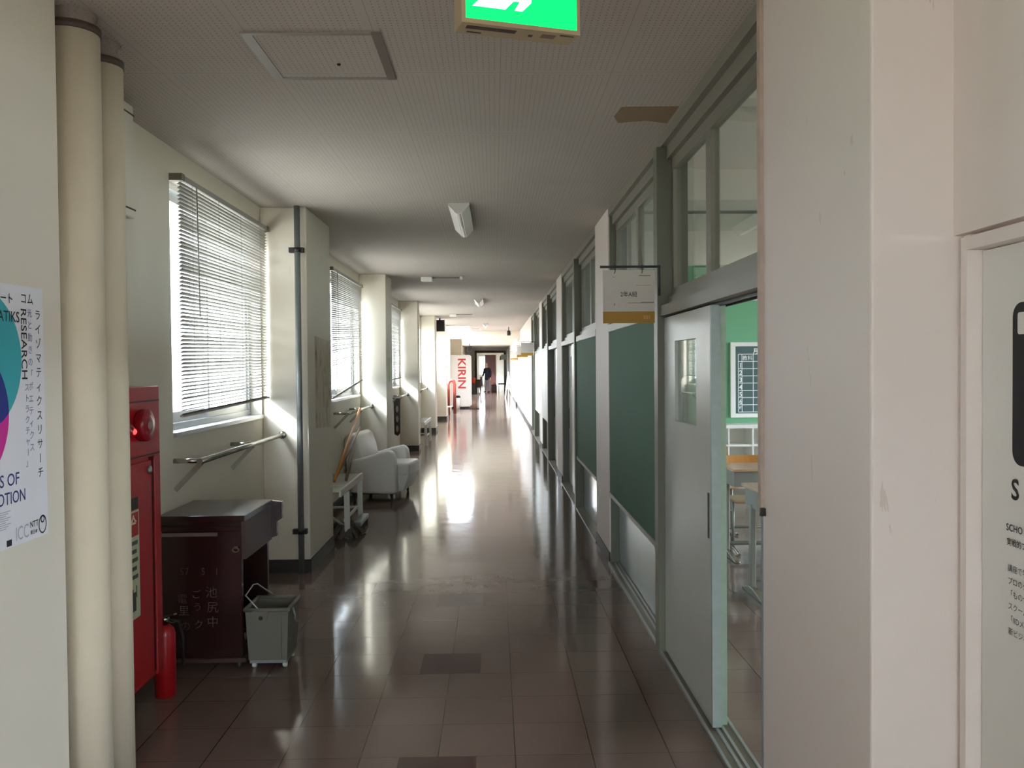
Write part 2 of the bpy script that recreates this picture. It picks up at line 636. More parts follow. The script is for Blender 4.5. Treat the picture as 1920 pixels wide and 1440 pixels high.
fl = struct(MB().box(-1.95, 9.0, Y_BACK, 70.0, -0.12, 0.0).build('floor', M_FLOOR))
struct(MB().box(-1.95, 0.90, Y_BACK, 25.7, ZC, ZC + 0.1).box(-0.75, 0.90, 25.7, 29.2, ZC, ZC + 0.1).box(-1.95, 0.90, 29.2, Y_BEAM + 0.3, ZC, ZC + 0.1).box(0.90, 1.2, Y_BACK, 1.98, ZC, ZC + 0.1).build('ceiling', M_CEIL))  # gap over the stair side added so sky light reaches the beam
struct(MB().box(-1.95, 1.1, Y_BEAM + 0.3, 70.0, 2.66, 2.8).build('ceiling_far', M_CLASSWHITE))
struct(MB().box(-1.95, 1.1, Y_BEAM, Y_BEAM + 0.35, 2.48, ZC).build('beam', M_WALL))

# left wall with window openings
WIN = [(-2.4, 0.2, 1.18, 2.58), (4.66, 6.42, 1.18, 2.58), (8.95, 11.06, 1.18, 2.58), (13.3, 15.64, 1.18, 2.58), (16.6, 20.14, 1.18, 2.58),
       (21.2, 24.74, 1.18, 2.58), (25.7, 29.2, 0.95, 2.62), (33.2, 39.5, 0.5, 2.58), (40.2, 46.5, 0.5, 2.58), (61.5, 66.5, 0.9, 2.4)]  # far openings enlarged and lobby one added to brighten the corridor end
wl = MB()
yy = Y_BACK
for (a, b, z0, z1) in WIN:
    wl.box(XL - 0.2, XL, yy, a, 0, ZC)
    wl.box(XL - 0.2, XL, a, b, 0, z0)
    wl.box(XL - 0.2, XL, a, b, z1, ZC)
    yy = b
    portal(XL - 0.21, a, b, z0, z1, 1)
wl.box(XL - 0.2, XL, yy, 70.0, 0, ZC)
struct(wl.build('wall_left', M_WALL))

pl = []
for i, (a, b) in enumerate(P_LEFT):
    p_ = struct(MB().box(XL, XP, a, b, 0, ZC).build('wall_left_pillar', M_WALL, bevel=0.006))
    bb = struct(MB().box(XL, XP + 0.008, a - 0.008, b + 0.008, 0, 0.095).build('baseboard_left_pillar', M_SKIRT))
bs = MB()
prev = Y_BACK
for (a, b) in P_LEFT:
    bs.box(XL, XL + 0.01, prev, a, 0, 0.09)
    prev = b
bs.box(XL, XL + 0.01, prev, Y_BEAM, 0, 0.09)
struct(bs.build('baseboard_left', M_SKIRT))

# right pillars
for (a, b) in P_RIGHT[1:]:
    struct(MB().box(XR, 1.06, a, b, 0.0, ZC).build('wall_right_pillar', M_WALLR, bevel=0.004))
    struct(MB().box(XR - 0.006, XR + 0.01, a, b, 0, 0.09).build('baseboard_right_pillar', M_SKIRT))
    struct(MB().box(XR + 0.012, 1.055, a - 0.004, a, 0.0, ZC - 0.002).build('trim_right_pillar', M_OLIVE))
rp = MB().box(XR, 1.2, 1.98, 2.80, 0.0, ZC)
struct(rp.build('wall_right_pillar_near', M_WALLR, bevel=0.006))
struct(MB().box(XR - 0.012, XR + 0.15, 2.772, 2.803, 1.05, ZC - 0.003).build('trim_right_jamb', mat('worn_wood_edge', 'b5a496', 0.6, 0.2, 20)))
struct(MB().box(XR - 0.002, XR + 0.15, 2.785, 2.803, 0.0, 1.05).build('trim_right_jamb_lower', mat('worn_blue_grey_edge', '8b979c', 0.6, 0.15, 20)))
struct(MB().box(XR - 0.016, XR + 0.004, 2.758, 2.772, 1.035, 1.06).build('trim_right_latch', M_BLACK))
# near right wall with the white door
XW = 1.066
wr = MB()
wr.box(XW, XW + 0.14, Y_BACK, -3.6, 0, ZC).box(XW, XW + 0.14, -3.6, -0.8, 0, 1.0).box(XW, XW + 0.14, -3.6, -0.8, 2.5, ZC).box(XW, XW + 0.14, -0.8, 0.9, 0, ZC).box(XW, XW + 0.14, 0.9, 1.985, 1.82, ZC).box(1.09, XW + 0.14, 1.95, 1.985, 0, 1.82)
struct(wr.build('wall_right', M_WALLR))
struct(MB().box(1.074, 1.15, 1.938, 1.962, 0, 1.812).box(1.074, 1.15, 0.90, 1.938, 1.782, 1.812).box(1.074, 1.15, 0.90, 0.93, 0, 1.782).build('door_1_frame', M_WALLR))
door1 = struct(MB().box(1.11, 1.145, 0.933, 1.935, 0.01, 1.779).build('door_1', M_WPANEL))
XD = 1.1095
DS = 1.1095 / 1.0995


def dz(z):
    return EYE + (z - EYE) * DS


NX = (0, -1, 0)
UZ = (0, 0, 1)
blk = MB()


def rounded(y1, y0, z0, z1, r, x):
    pts = []
    for (cyy, czz, a) in ((y0 + r, z0 + r, math.pi), (y1 - r, z0 + r, 1.5 * math.pi), (y1 - r, z1 - r, 0), (y0 + r, z1 - r, 0.5 * math.pi)):
        for k in range(7):
            t = a + k / 6 * math.pi / 2
            pts.append((x, cyy + r * math.cos(t), czz + r * math.sin(t)))
    return pts


blk.prism(rounded(1.805 * DS, 1.46, dz(1.309), dz(1.652), 0.03, XD), None, (0.0004, 0, 0))
blk.build('black_emblem', M_INK, door1)
MB().prism(rounded(1.787 * DS, 1.715, dz(1.585), dz(1.631), 0.006, XD - 0.0006), None, (0.0004, 0, 0)).build('emblem_window', M_WPANEL, door1)
lettering([('S', 0.062, (XD, 1.808 * DS, dz(1.236)), NX, UZ)], M_INK, door1, 'lettering', bold=0.02)
lettering([('SCHO', 0.0215, (XD, 1.825 * DS, dz(1.166)), NX, UZ), ('実戦的プ', 0.0175, (XD, 1.823 * DS, dz(1.136)), NX, UZ)], M_INK, door1, 'lettering', bold=0.012)
lettering([(t_, 0.0175, (XD, (1.8195 - 0.0006 * i) * DS, dz(1.080 - 0.0272 * i)), NX, UZ) for i, t_ in enumerate(
    ['講座で学', 'プロのク', '「ものづく', 'スクール', '「IIDメン', '新ビジネ'])], M_INK, door1, 'lettering')

portal(XW + 0.15, -3.6, -0.8, 1.0, 2.5, -1)
rwin = struct(MB().box(XW + 0.06, XW + 0.10, -3.6, -3.55, 1.0, 2.5).box(XW + 0.06, XW + 0.10, -0.85, -0.8, 1.0, 2.5).box(XW + 0.06, XW + 0.10, -2.22, -2.18, 1.05, 2.45)
              .box(XW + 0.06, XW + 0.10, -3.55, -0.85, 1.0, 1.05).box(XW + 0.06, XW + 0.10, -3.55, -0.85, 2.45, 2.5).build('window_31', M_ALU))  # unseen window, added to brighten the poster pillar and near floor
for (p, q) in ((-3.55, -2.22), (-2.18, -0.85)):
    MB().box(XW + 0.078, XW + 0.082, p, q, 1.05, 2.45).build('pane', M_GLASS, rwin)
# end of the corridor behind the camera: wall with a glazed double door
eb = MB().box(-1.95, -1.3, Y_BACK - 0.2, Y_BACK, 0, ZC).box(0.6, 1.3, Y_BACK - 0.2, Y_BACK, 0, ZC).box(-1.3, 0.6, Y_BACK - 0.2, Y_BACK, 2.3, ZC)
struct(eb.build('wall_back', M_WALL))
bd = struct(MB().box(-1.3, -1.22, Y_BACK - 0.15, Y_BACK - 0.1, 0, 2.3).box(0.52, 0.6, Y_BACK - 0.15, Y_BACK - 0.1, 0, 2.3).box(-0.39, -0.31, Y_BACK - 0.15, Y_BACK - 0.1, 0, 2.3)
            .box(-1.3, 0.6, Y_BACK - 0.15, Y_BACK - 0.1, 0, 0.12).box(-1.3, 0.6, Y_BACK - 0.15, Y_BACK - 0.1, 2.2, 2.3).build('door_2', M_ALU))
MB().box(-1.22, 0.52, Y_BACK - 0.128, Y_BACK - 0.122, 0.12, 2.2).build('pane', M_GLASS, bd)


# windows in the left wall
def left_window(i, a, b, z0, z1):
    x0, x1 = XL - 0.15, XL - 0.08
    fr_ = MB()
    fr_.box(x0, x1, a, a + 0.04, z0, z1).box(x0, x1, b - 0.04, b, z0, z1).box(x0, x1, a + 0.04, b - 0.04, z0, z0 + 0.04).box(x0, x1, a + 0.04, b - 0.04, z1 - 0.04, z1)
    win = struct(fr_.build('window_%d' % i, M_ALU))
    mid = (a + b) / 2
    for k, (p, q) in enumerate(((a + 0.04, mid + 0.03), (mid - 0.03, b - 0.04))):
        xa = x0 + 0.012 + 0.024 * k
        s_ = MB().box(xa, xa + 0.02, p, p + 0.035, z0 + 0.04, z1 - 0.04).box(xa, xa + 0.02, q - 0.035, q, z0 + 0.04, z1 - 0.04)
        s_.box(xa, xa + 0.02, p + 0.035, q - 0.035, z0 + 0.04, z0 + 0.10).box(xa, xa + 0.02, p + 0.035, q - 0.035, z1 - 0.09, z1 - 0.04)
        so = s_.build('sash', M_ALU, win)
        MB().box(xa + 0.008, xa + 0.012, p + 0.035, q - 0.035, z0 + 0.10, z1 - 0.09).build('pane', M_GLASS, so)
    MB().box(x1, XL + 0.015, a, b, z0 - 0.02, z0 + 0.004).build('window_sill', M_ALU, win)
    return win


for i, (a, b, z0, z1) in enumerate(WIN):
    left_window(i + 1, a, b, z0, z1)


# ------------------------------------------------------------------ right partition
def partition(i, y0, y1, secs):
    """one bay between pillars: head beam, transom, recessed glazing, posts. secs: (kind, ya, yb)"""
    f = MB()
    f.box(XR + 0.005, 1.02, y0, y1, 2.665, ZC)                # head, two stepped members
    f.box(XR + 0.035, 1.02, y0, y1, 2.60, 2.665)
    f.box(XR - 0.002, 1.02, y0, y1, 1.782, 1.836)              # transom rail
    f.box(XR + 0.04, 1.02, y0, y1, 1.836, 1.885)
    f.box(XR - 0.014, 0.985, y0, y1, 0.0, 0.012)               # floor sill
    root = struct(f.build('wall_right_partition', M_TRANS))
    if i == 1:
        tr = MB()
        for xx in (XR - 0.012, XR + 0.03, XR + 0.056, XR + 0.098):
            tr.box(xx, xx + 0.012, y0, y1, 0.012, 0.02)
        tr.build('track_rail', M_ALU, root)
    for (kind, a, b) in secs:
        if kind == 'post':
            MB().box(XR - 0.018, 1.02, a, b, 0.0, 2.665).build('post', M_OLIVE, root, bevel=0.003)
            continue
        # upper windows: frame, mullion, two panes
        n = 2
        sash = MB()
        wdt = (b - a) / n
        for k in range(n):
            p, q = a + wdt * k + (0.001 if k else 0), a + wdt * (k + 1)
            sash.box(XG - 0.02, XG + 0.02, p, p + 0.035, 1.885, 2.60).box(XG - 0.02, XG + 0.02, q - 0.035, q, 1.885, 2.60)
            sash.box(XG - 0.02, XG + 0.02, p + 0.035, q - 0.035, 1.885, 1.925).box(XG - 0.02, XG + 0.02, p + 0.035, q - 0.035, 2.54, 2.60)
        so = sash.build('upper_sash', M_TRANS, root)
        for k in range(n):
            p, q = a + wdt * k, a + wdt * (k + 1)
            MB().box(XG - 0.002, XG + 0.002, p + 0.035, q - 0.035, 1.925, 2.54).build('pane', M_GLASSOLD, so)
        if kind == 'board':
            MB().box(XG - 0.005, XG + 0.03, a, b, 0.012, 1.79).build('lower_panel', M_LOWPANEL, root)
            MB().box(XR + 0.004, XG - 0.005, a, b, 0.56, 1.782).build('pin_board', M_BOARD, root)
            MB().box(XR - 0.004, XG - 0.005, a, b, 0.53, 0.56).build('board_ledge', M_TRANS, root)
        elif kind == 'white':
            MB().box(XG - 0.005, XG + 0.03, a, b, 0.012, 1.79).build('lower_panel', M_OLIVE, root)
            MB().box(XR + 0.004, XG - 0.005, a, b, 0.62, 1.782).build('white_board', M_WPANEL, root)
            MB().box(XR - 0.002, XG - 0.005, a, b, 0.59, 0.62).box(XR + 0.01, XG - 0.005, a, a + 0.12, 0.012, 0.59).build('board_ledge', M_WPANEL, root)
        elif kind == 'door':
            mid = (a + b) / 2
            for k, (p, q) in enumerate(((a, mid + 0.05), (mid - 0.05, b))):
                xa = XG - 0.03 + 0.04 * k
                leaf = MB()
                leaf.box(xa, xa + 0.032, p, q, 0.022, 1.25).box(xa, xa + 0.032, p, q, 1.64, 1.79)
                leaf.box(xa, xa + 0.032, p, p + 0.26, 1.25, 1.64).box(xa, xa + 0.032, q - 0.26, q, 1.25, 1.64)
                lo = leaf.build('door_leaf', M_DOOR, root)
                MB().box(xa + 0.014, xa + 0.018, p + 0.26, q - 0.26, 1.25, 1.64).build('pane', M_GLASSOLD, lo)
                hy = q - 0.07 if k == 1 else p + 0.07
                MB().box(xa - 0.004, xa, hy - 0.018, hy + 0.018, 0.72, 0.98).build('door_handle', M_BLACK, lo)
    return root


# bay with the open door: posts, then the pin board section; the doorway is open from 2.8 to 3.5
b1 = partition(1, 2.80, 6.58, [('post', 4.50, 4.60), ('board', 4.60, 6.57)])
sash = MB()
for (p, q) in ((2.80, 3.735), (3.735, 4.50)):
    sash.box(XG - 0.02, XG + 0.02, p, p + 0.04, 1.885, 2.60).box(XG - 0.02, XG + 0.02, q - 0.04, q, 1.885, 2.60)
    sash.box(XG - 0.02, XG + 0.02, p + 0.04, q - 0.04, 1.885, 1.925).box(XG - 0.02, XG + 0.02, p + 0.04, q - 0.04, 2.54, 2.60)
so = sash.build('upper_sash', M_TRANS, b1)
for (p, q) in ((2.80, 3.735), (3.735, 4.50)):
    MB().box(XG - 0.002, XG + 0.002, p + 0.04, q - 0.04, 1.925, 2.54).build('pane', M_GLASS, so)
MB().box(XR + 0.05, XR + 0.058, 2.8, 4.5, 1.768, 1.782).box(XR + 0.092, XR + 0.1, 2.8, 4.5, 1.768, 1.782).build('door_head_track', M_BLACK, b1)
partition(2, 7.40, 11.18, [('board', 7.40, 9.18), ('post', 9.18, 9.28), ('door', 9.28, 11.17)])
partition(3, 12.0, 15.78, [('door', 12.0, 13.85), ('post', 13.85, 13.95), ('white', 13.95, 15.77)])
partition(4, 16.6, 20.38, [('white', 16.6, 18.5), ('post', 18.5, 18.6), ('door', 18.6, 20.37)])
struct(MB().box(XR, 1.06, 21.2, 70.0, 0, ZC).build('wall_right_far', M_WALLR))
struct(MB().box(XR - 0.008, XR, 21.2, Y_END, 0, 0.08).build('baseboard_right_far', M_SKIRT))


# sliding doors of the open doorway
def sliding_door(name, x0, y0, y1, label, tk=0.036, em=None):
    t = thing(name, label, 'door', (x0, y0, 0.02))
    zt = 1.772
    wy0, wy1, wz0, wz1 = y0 + 0.27, y1 - 0.26, 1.25, 1.645
    lf = MB().box(x0, x0 + tk, y0 + 0.02, y1, 0.022, wz0).box(x0, x0 + tk, y0 + 0.02, y1, wz1, zt)
    lf.box(x0, x0 + tk, y0 + 0.02, wy0, wz0, wz1).box(x0, x0 + tk, wy1, y1, wz0, wz1)
    lo = lf.build('door_leaf', M_DOOR, t)
    MB().box(x0 + tk / 2 - 0.002, x0 + tk / 2 + 0.002, wy0, wy1, wz0, wz1).build('pane', M_GLASSOLD, lo)
    MB().box(x0 - 0.001, x0 + tk + 0.001, y0, y0 + 0.02, 0.022, zt).build('edge_strip', em or M_DOOREDGE, t)
    MB().box(x0 - 0.003, x0, y0 + 0.045, y0 + 0.065, 0.80, 0.99).build('finger_pull', M_BLACK, t)
    return t


sliding_door('sliding_door', XR + 0.018, 3.52, 4.50, 'pale grey sliding classroom door, slid back from the open doorway, glass pane at head height')
sliding_door('sliding_door', XR + 0.057, 3.545, 4.49, 'second sliding door, only its thin mint edge showing behind the pale grey door', 0.027, mat('worn_green_door_edge', 'a6bba8', 0.5, 0.14, 25))

# ------------------------------------------------------------------ classroom beyond the doorway
XE, ZCL, YC0, YC1 = 8.2, 3.25, 2.0, 11.1
struct(MB().box(1.03, XE, YC1, YC1 + 0.15, 0, 2.35).build('wall_classroom_rear', M_CLASSGREEN))
struct(MB().box(1.03, XE, YC1, YC1 + 0.15, 2.35, ZCL).build('wall_classroom_rear_upper', M_CLASSWHITE))
struct(MB().box(1.03, 2.92, YC1 - 0.03, YC1, 2.3, 2.80).build('trim_classroom_rear', M_CLASSGREEN))
struct(MB().box(1.2, XE, YC0 - 0.15, YC0, 0, ZCL).build('wall_classroom_front', M_CLASSWHITE))
struct(MB().box(XE, XE + 0.2, YC0, YC1, 0, 0.9).box(XE, XE + 0.2, YC0, YC1, 2.9, ZCL).box(XE, XE + 0.2, YC0, 2.4, 0.9, 2.9).box(XE, XE + 0.2, 10.7, YC1, 0.9, 2.9)
       .box(XE, XE + 0.2, 5.0, 5.5, 0.9, 2.9).box(XE, XE + 0.2, 8.0, 8.5, 0.9, 2.9).build('wall_classroom_window_side', M_CLASSWHITE))
struct(MB().box(0.98, XE + 0.2, YC0 - 0.15, YC1 + 0.15, ZCL, ZCL + 0.1).build('ceiling_classroom', M_CLASSWHITE))
for yb in (4.7, 7.6):
    struct(MB().box(1.05, XE, yb, yb + 0.3, 2.98, ZCL).build('beam_classroom', M_CLASSWHITE))
tag(MB().tube([(1.06, 9.4, 3.19), (XE, 9.4, 3.19)], 0.018, 8).build('conduit_tube', mat('grey_conduit', '7c7a74', 0.5, 0.05), at=(1.06, 9.4, 3.19)),
    'thin grey conduit running across the classroom ceiling, seen through the upper panes', 'pipe')
struct(MB().box(0.985, 1.05, YC0, 21.2, ZC - 0.02, ZCL).build('wall_right_above_head', M_CLASSWHITE))
for (a, b) in ((2.4, 5.0), (5.5, 8.0), (8.5, 10.7)):
    portal(XE + 0.21, a, b, 0.9, 2.9, -1)
for i, (a, b) in enumerate(((2.4, 5.0), (5.5, 8.0), (8.5, 10.7))):
    w_ = MB()
    xw0, xw1 = XE + 0.05, XE + 0.09
    m_ = (a + b) / 2
    for (p, q) in ((a, a + 0.05), (m_ - 0.025, m_ + 0.025), (b - 0.05, b)):
        w_.box(xw0, xw1, p, q, 0.95, 2.85)
    w_.box(xw0, xw1, a, b, 0.9, 0.95).box(xw0, xw1, a, b, 2.85, 2.9)
    wo = struct(w_.build('window_%d' % (21 + i), M_ALU))
    for (p, q) in ((a + 0.05, m_ - 0.025), (m_ + 0.025, b - 0.05)):
        MB().box(xw0 + 0.018, xw0 + 0.022, p, q, 0.95, 2.85).build('pane', M_GLASS, wo)
# second room, dim
struct(MB().box(1.03, 5.0, 20.4, 20.5, 0, ZCL).box(5.0, 5.1, 11.25, 20.5, 0, ZCL).build('wall_second_room', M_OLIVE))
struct(MB().box(0.98, 5.1, 11.25, 20.5, ZCL, ZCL + 0.1).build('ceiling_second_room', M_CLASSWHITE))

# timetable board on the green wall
yb = YC1 - 0.02
tb = thing('timetable_board', 'white framed slate timetable board hanging on the green classroom wall', 'board', (3.05, YC1, 0.835))
MB().box(3.07, 5.0, yb - 0.006, YC1, 0.86, 1.79).build('slate', M_CHALKBOARD, tb)
MB().box(3.05, 3.115, yb - 0.02, YC1, 0.835, 1.81).box(4.96, 5.02, yb - 0.02, YC1, 0.835, 1.81).box(3.115, 4.96, yb - 0.02, YC1, 1.756, 1.81).box(3.115, 4.96, yb - 0.02, YC1, 0.835, 0.888).build('frame', M_WHITE, tb, bevel=0.004)
g = MB()
ys = yb - 0.0075
cols = [3.155, 3.202, 3.348] + [3.348 + 0.30 * k for k in range(1, 6)]
rows = [1.655 - 0.0935 * k for k in range(9)]
for x_ in cols:
    g.box(x_ - 0.004, x_ + 0.004, ys, ys + 0.002, rows[-1], rows[0])
for z_ in rows:
    g.box(cols[0], cols[-1], ys, ys + 0.002, z_ - 0.004, z_ + 0.004)
g.build('grid_lines', M_LINE, tb)
PX = (1, 0, 0)
lt = [(str(k), 0.085, (3.163, ys - 0.001, rows[k] - 0.08), PX, UZ) for k in range(1, 7)]
lt += [('月', 0.075, (3.345, ys - 0.001, 1.668), PX, UZ), ('夜', 0.036, (3.16, ys - 0.001, rows[7] - 0.05), PX, UZ)]
lettering(lt, M_LINE, tb, 'lettering', bold=0.025)
lettering([('教科', 0.066, (3.208, ys - 0.001, rows[1] + 0.02), PX, UZ)], M_LINE, tb, 'lettering', bold=0.008)
# shelf unit below it
su = thing('shelf_unit', 'low white open shelf unit standing against the green classroom wall', 'shelf', (2.0, YC1 - 0.35, 0))
s_ = MB().box(1.4, 6.0, YC1 - 0.36, YC1 - 0.012, 0.72, 0.765)
s_.build('top', M_WHITE, su)
s_ = MB().box(1.4, 6.0, YC1 - 0.03, YC1 - 0.012, 0.02, 0.72)
s_.build('back_panel', M_WHITE, su)
s_ = MB()
for k in range(16):
    x_ = 1.4 + k * 0.306
    s_.box(x_, x_ + 0.02, YC1 - 0.35, YC1 - 0.03, 0.0, 0.72)
s_.build('dividers', M_WHITE, su)
MB().box(1.4, 6.0, YC1 - 0.345, YC1 - 0.03, 0.49, 0.515).box(1.4, 6.0, YC1 - 0.345, YC1 - 0.03, 0.25, 0.275).box(1.4, 6.0, YC1 - 0.345, YC1 - 0.03, 0.02, 0.045).build('shelf_boards', M_WHITE, su)


def school_desk(loc, rotz, label):
    t = thing('school_desk', label, 'desk', loc, rotz, 'school desks')
    MB().box(-0.32, 0.32, -0.22, 0.22, 0.70, 0.722).build('top', M_DESKTOP, t, local=True, bevel=0.005)
    MB().box(-0.30, 0.30, -0.19, 0.19, 0.58, 0.598).box(-0.30, 0.30, 0.17, 0.19, 0.598, 0.70).box(-0.285, 0.285, -0.19, -0.178, 0.598, 0.70).box(-0.30, -0.285, -0.19, 0.17, 0.598, 0.70).box(0.285, 0.30, -0.19, 0.17, 0.598, 0.70).build('book_tray', M_TUBE, t, local=True)
    for sx in (-1, 1):
        lg = MB().bar((sx * 0.29, 0.06, 0.03), (sx * 0.29, 0.06, 0.60), 0.035, 0.055, up=(0, 1, 0))
        lo = lg.build('leg', M_TUBE, t, local=True, bevel=0.006)
        ft = MB()
        prof = [(-0.24, 0.0), (0.24, 0.0), (0.24, 0.012), (0.07, 0.055), (-0.0, 0.055), (-0.24, 0.014)]
        ft.prism([(sx * 0.29 - 0.022, y, z) for (y, z) in prof], None, (0.044, 0, 0))
        ft.build('foot', M_STEEL, lo, local=True, bevel=0.006)
    MB().tube([(-0.29, 0.06, 0.095), (0.29, 0.06, 0.095)], 0.016, 8).build('crossbar', M_TUBE, t, local=True)
    return t


def school_chair(loc, rotz, label):
    """back at local +y"""
    t = thing('school_chair', label, 'chair', loc, rotz, 'school chairs')
    st = MB().box(-0.19, 0.19, -0.19, 0.17, 0.415, 0.432)
    st.build('seat', M_SEATWOOD, t, local=True, bevel=0.008)
    bk = MB()
    seg = 8
    for k in range(seg):
        a0, a1 = -1 + 2 * k / seg, -1 + 2 * (k + 1) / seg
        pts = []
        for a in (a0, a1):
            pts.append((0.185 * a, 0.215 - 0.02 * a * a, 0.60))
        y0_, y1_ = 0.205 - 0.025 * a0 * a0, 0.205 - 0.025 * a1 * a1
        bk.add([(0.185 * a0, y0_, 0.63), (0.185 * a1, y1_, 0.63), (0.185 * a1, y1_ + 0.02, 0.76), (0.185 * a0, y0_ + 0.02, 0.76),
                (0.185 * a0, y0_ + 0.012, 0.63), (0.185 * a1, y1_ + 0.012, 0.63), (0.185 * a1, y1_ + 0.032, 0.76), (0.185 * a0, y0_ + 0.032, 0.76)],
               [(0, 1, 2, 3), (7, 6, 5, 4), (0, 4, 5, 1), (3, 2, 6, 7), (0, 3, 7, 4), (1, 5, 6, 2)])
    bk.build('backrest', M_CHAIRWOOD, t, local=True)
    for sx in (-1, 1):
        MB().tube([(sx * 0.165, -0.03, 0.03), (sx * 0.165, -0.02, 0.40), (sx * 0.165, 0.10, 0.412), (sx * 0.165, 0.19, 0.46), (sx * 0.165, 0.215, 0.73)], 0.0125, 8).build('side_frame', M_TUBE, t, local=True)
        MB().tube([(sx * 0.165, -0.20, 0.012), (sx * 0.165, -0.03, 0.035), (sx * 0.165, 0.20, 0.012)], 0.012, 8).build('runner', M_STEEL, t, local=True)
    MB().tube([(-0.165, -0.025, 0.2), (0.165, -0.025, 0.2)], 0.011, 8).build('crossbar', M_TUBE, t, local=True)
    MB().tube([(-0.165, 0.02, 0.403), (0.165, 0.02, 0.403)], 0.011, 8).build('crossbar', M_TUBE, t, local=True)
    return t


school_desk((1.99, 5.59, 0), 0.0, 'wood topped school desk nearest the open doorway, one grey leg and foot showing')
school_desk((2.14, 6.77, 0), 0.0, 'wood topped school desk with grey tray, second row from the doorway')
school_chair((2.10, 6.98, 0), 0.0, 'school chair with orange plywood backrest and tan seat, tucked behind the second row desk')
school_chair((1.98, 7.78, 0), 0.0, 'school chair behind the tucked one, only the rounded corner of its backrest showing')

# ------------------------------------------------------------------ left side, near
# poster on the pillar
po = thing('art_event_poster', 'white event poster with teal, blue and magenta circles taped on the cream pillar', 'poster', (XP, 2.17, 1.02))
xp = XP + 0.0012
pb = MB().prism([(XP + 0.0006, 2.17, 1.022), (XP + 0.0006, 2.691, 1.021), (XP + 0.0006, 2.684, 1.777), (XP + 0.0006, 2.17, 1.775)], None, (0.0006, 0, 0))
pb.build('sheet', M_PAPER, po)
TC, TR = (2.363, 1.558), 0.195
GC, GR = (2.291, 1.405), 0.195
AX = ((0, 1, 0), (0, 0, 1))
MB().prism(disc_poly((xp + 0.0002, TC[0], TC[1]), TR, AX, 72), None, (0.0002, 0, 0)).build('teal_circle', M_TEAL, po)
# magenta circle trimmed at the sheet edge
mg = [(y, z) for (_, y, z) in [tuple(v) for v in disc_poly((0, GC[0], GC[1]), GR, AX, 96)] if y > 2.172]
MB().prism([(xp + 0.0006, y, z) for y, z in sorted(mg, key=lambda q: math.atan2(q[1] - GC[1], q[0] - 2.25))], None, (0.0002, 0, 0)).build('magenta_circle', M_MAGENTA, po)
lens = [(y, z) for (_, y, z) in [tuple(v) for v in disc_poly((0, GC[0], GC[1]), GR, AX, 240)] if (y - TC[0]) ** 2 + (z - TC[1]) ** 2 < TR * TR]
lens += [(y, z) for (_, y, z) in [tuple(v) for v in disc_poly((0, TC[0], TC[1]), TR, AX, 240)] if (y - GC[0]) ** 2 + (z - GC[1]) ** 2 < GR * GR and y > 2.172]
lc = (sum(p[0] for p in lens) / len(lens), sum(p[1] for p in lens) / len(lens))
MB().prism([(xp + 0.001, y, z) for y, z in sorted(lens, key=lambda q: math.atan2(q[1] - lc[1], q[0] - lc[0]))], None, (0.0002, 0, 0)).build('blue_overlap', M_NAVY, po)
PY, ND = (0, 1, 0), (0, 0, -1)
xt = xp + 0.0006


def column(chars, y, ztop, pitch, size, rot=()):
    out = []
    for i, ch in enumerate(chars):
        z = ztop - pitch * i
        if ch == 'ー':
            out.append(('ー', size, (xt, y + size * 0.12, z), ND, PY))
        elif ch == ' ':
            continue
        else:
            out.append((ch, size, (xt, y, z - size * 0.85), PY, UZ))
    return out


lettering(column('ライゾマティクスリサーチ', 2.634, 1.712, 0.0435, 0.034), M_INK, po, 'lettering', bold=0.004)
lettering(column('光と動きの「ポエティクス', 2.592, 1.712, 0.0365, 0.027), M_LAVINK, po, 'lettering', bold=0.004)
lettering(column('ストラクチャー」', 2.570, 1.490, 0.032, 0.026), M_LAVINK, po, 'lettering', bold=0.004)
lettering([('RESEARCH', 0.043, (xt, 2.558, 1.712), ND, PY, 1.04), ('ATIKS', 0.044, (xt, 2.441, 1.668), PY, UZ, 0.95),
           ('ート', 0.034, (xt, 2.452, 1.722), PY, UZ, 1.0), ('コム', 0.036, (xt, 2.556, 1.727), PY, UZ)], M_INK, po, 'lettering', bold=0.006)
lettering([('S OF', 0.050, (xt, 2.432, 1.198), PY, UZ), ('OTION', 0.050, (xt, 2.418, 1.146), PY, UZ, 0.9)], M_NAVYINK, po, 'lettering', bold=0.006)
lettering([('NTT', 0.026, (xt, 2.585, 1.058), PY, UZ, 0.9), ('東日本', 0.014, (xt, 2.586, 1.038), PY, UZ, 0.95)], M_INK, po, 'lettering', bold=0.012)
lettering([('ICC', 0.058, (xt, 2.506, 1.034), PY, UZ, 0.75)], M_GREYINK, po, 'lettering', bold=0.0)
pts = [(xt, 2.657 + 0.021 * math.cos(t), 1.057 + 0.026 * math.sin(t)) for t in [math.pi / 2 + 2 * math.pi * k / 28 for k in range(29)]]
pts += [(xt, 2.657 + 0.009 * math.cos(t), 1.073 + 0.010 * math.sin(t)) for t in [math.pi / 2 + 2 * math.pi * k / 14 for k in range(15)]]
ring2 = MB()
for a_, b_ in zip(pts[:-1], pts[1:]):
    d_ = Vector(b_) - Vector(a_)
    n_ = Vector((0, -d_.z, d_.y))
    if n_.length < 1e-6:
        continue
    n_ = n_.normalized() * 0.0024
    ring2.add([Vector(a_) - n_, Vector(a_) + n_, Vector(b_) + n_, Vector(b_) - n_], [(0, 1, 2, 3)])
ring2.build('ring_logo', M_INK, po)
sm = MB()
for k in range(9):
    sm.add([(xt, 2.40, 1.128 - 0.006 * k), (xt, 2.485 - 0.012 * (k % 3), 1.128 - 0.006 * k), (xt, 2.485 - 0.012 * (k % 3), 1.1255 - 0.006 * k), (xt, 2.40, 1.1255 - 0.006 * k)], [(0, 1, 2, 3)])
sm.build('small_print', M_GREYINK, po)
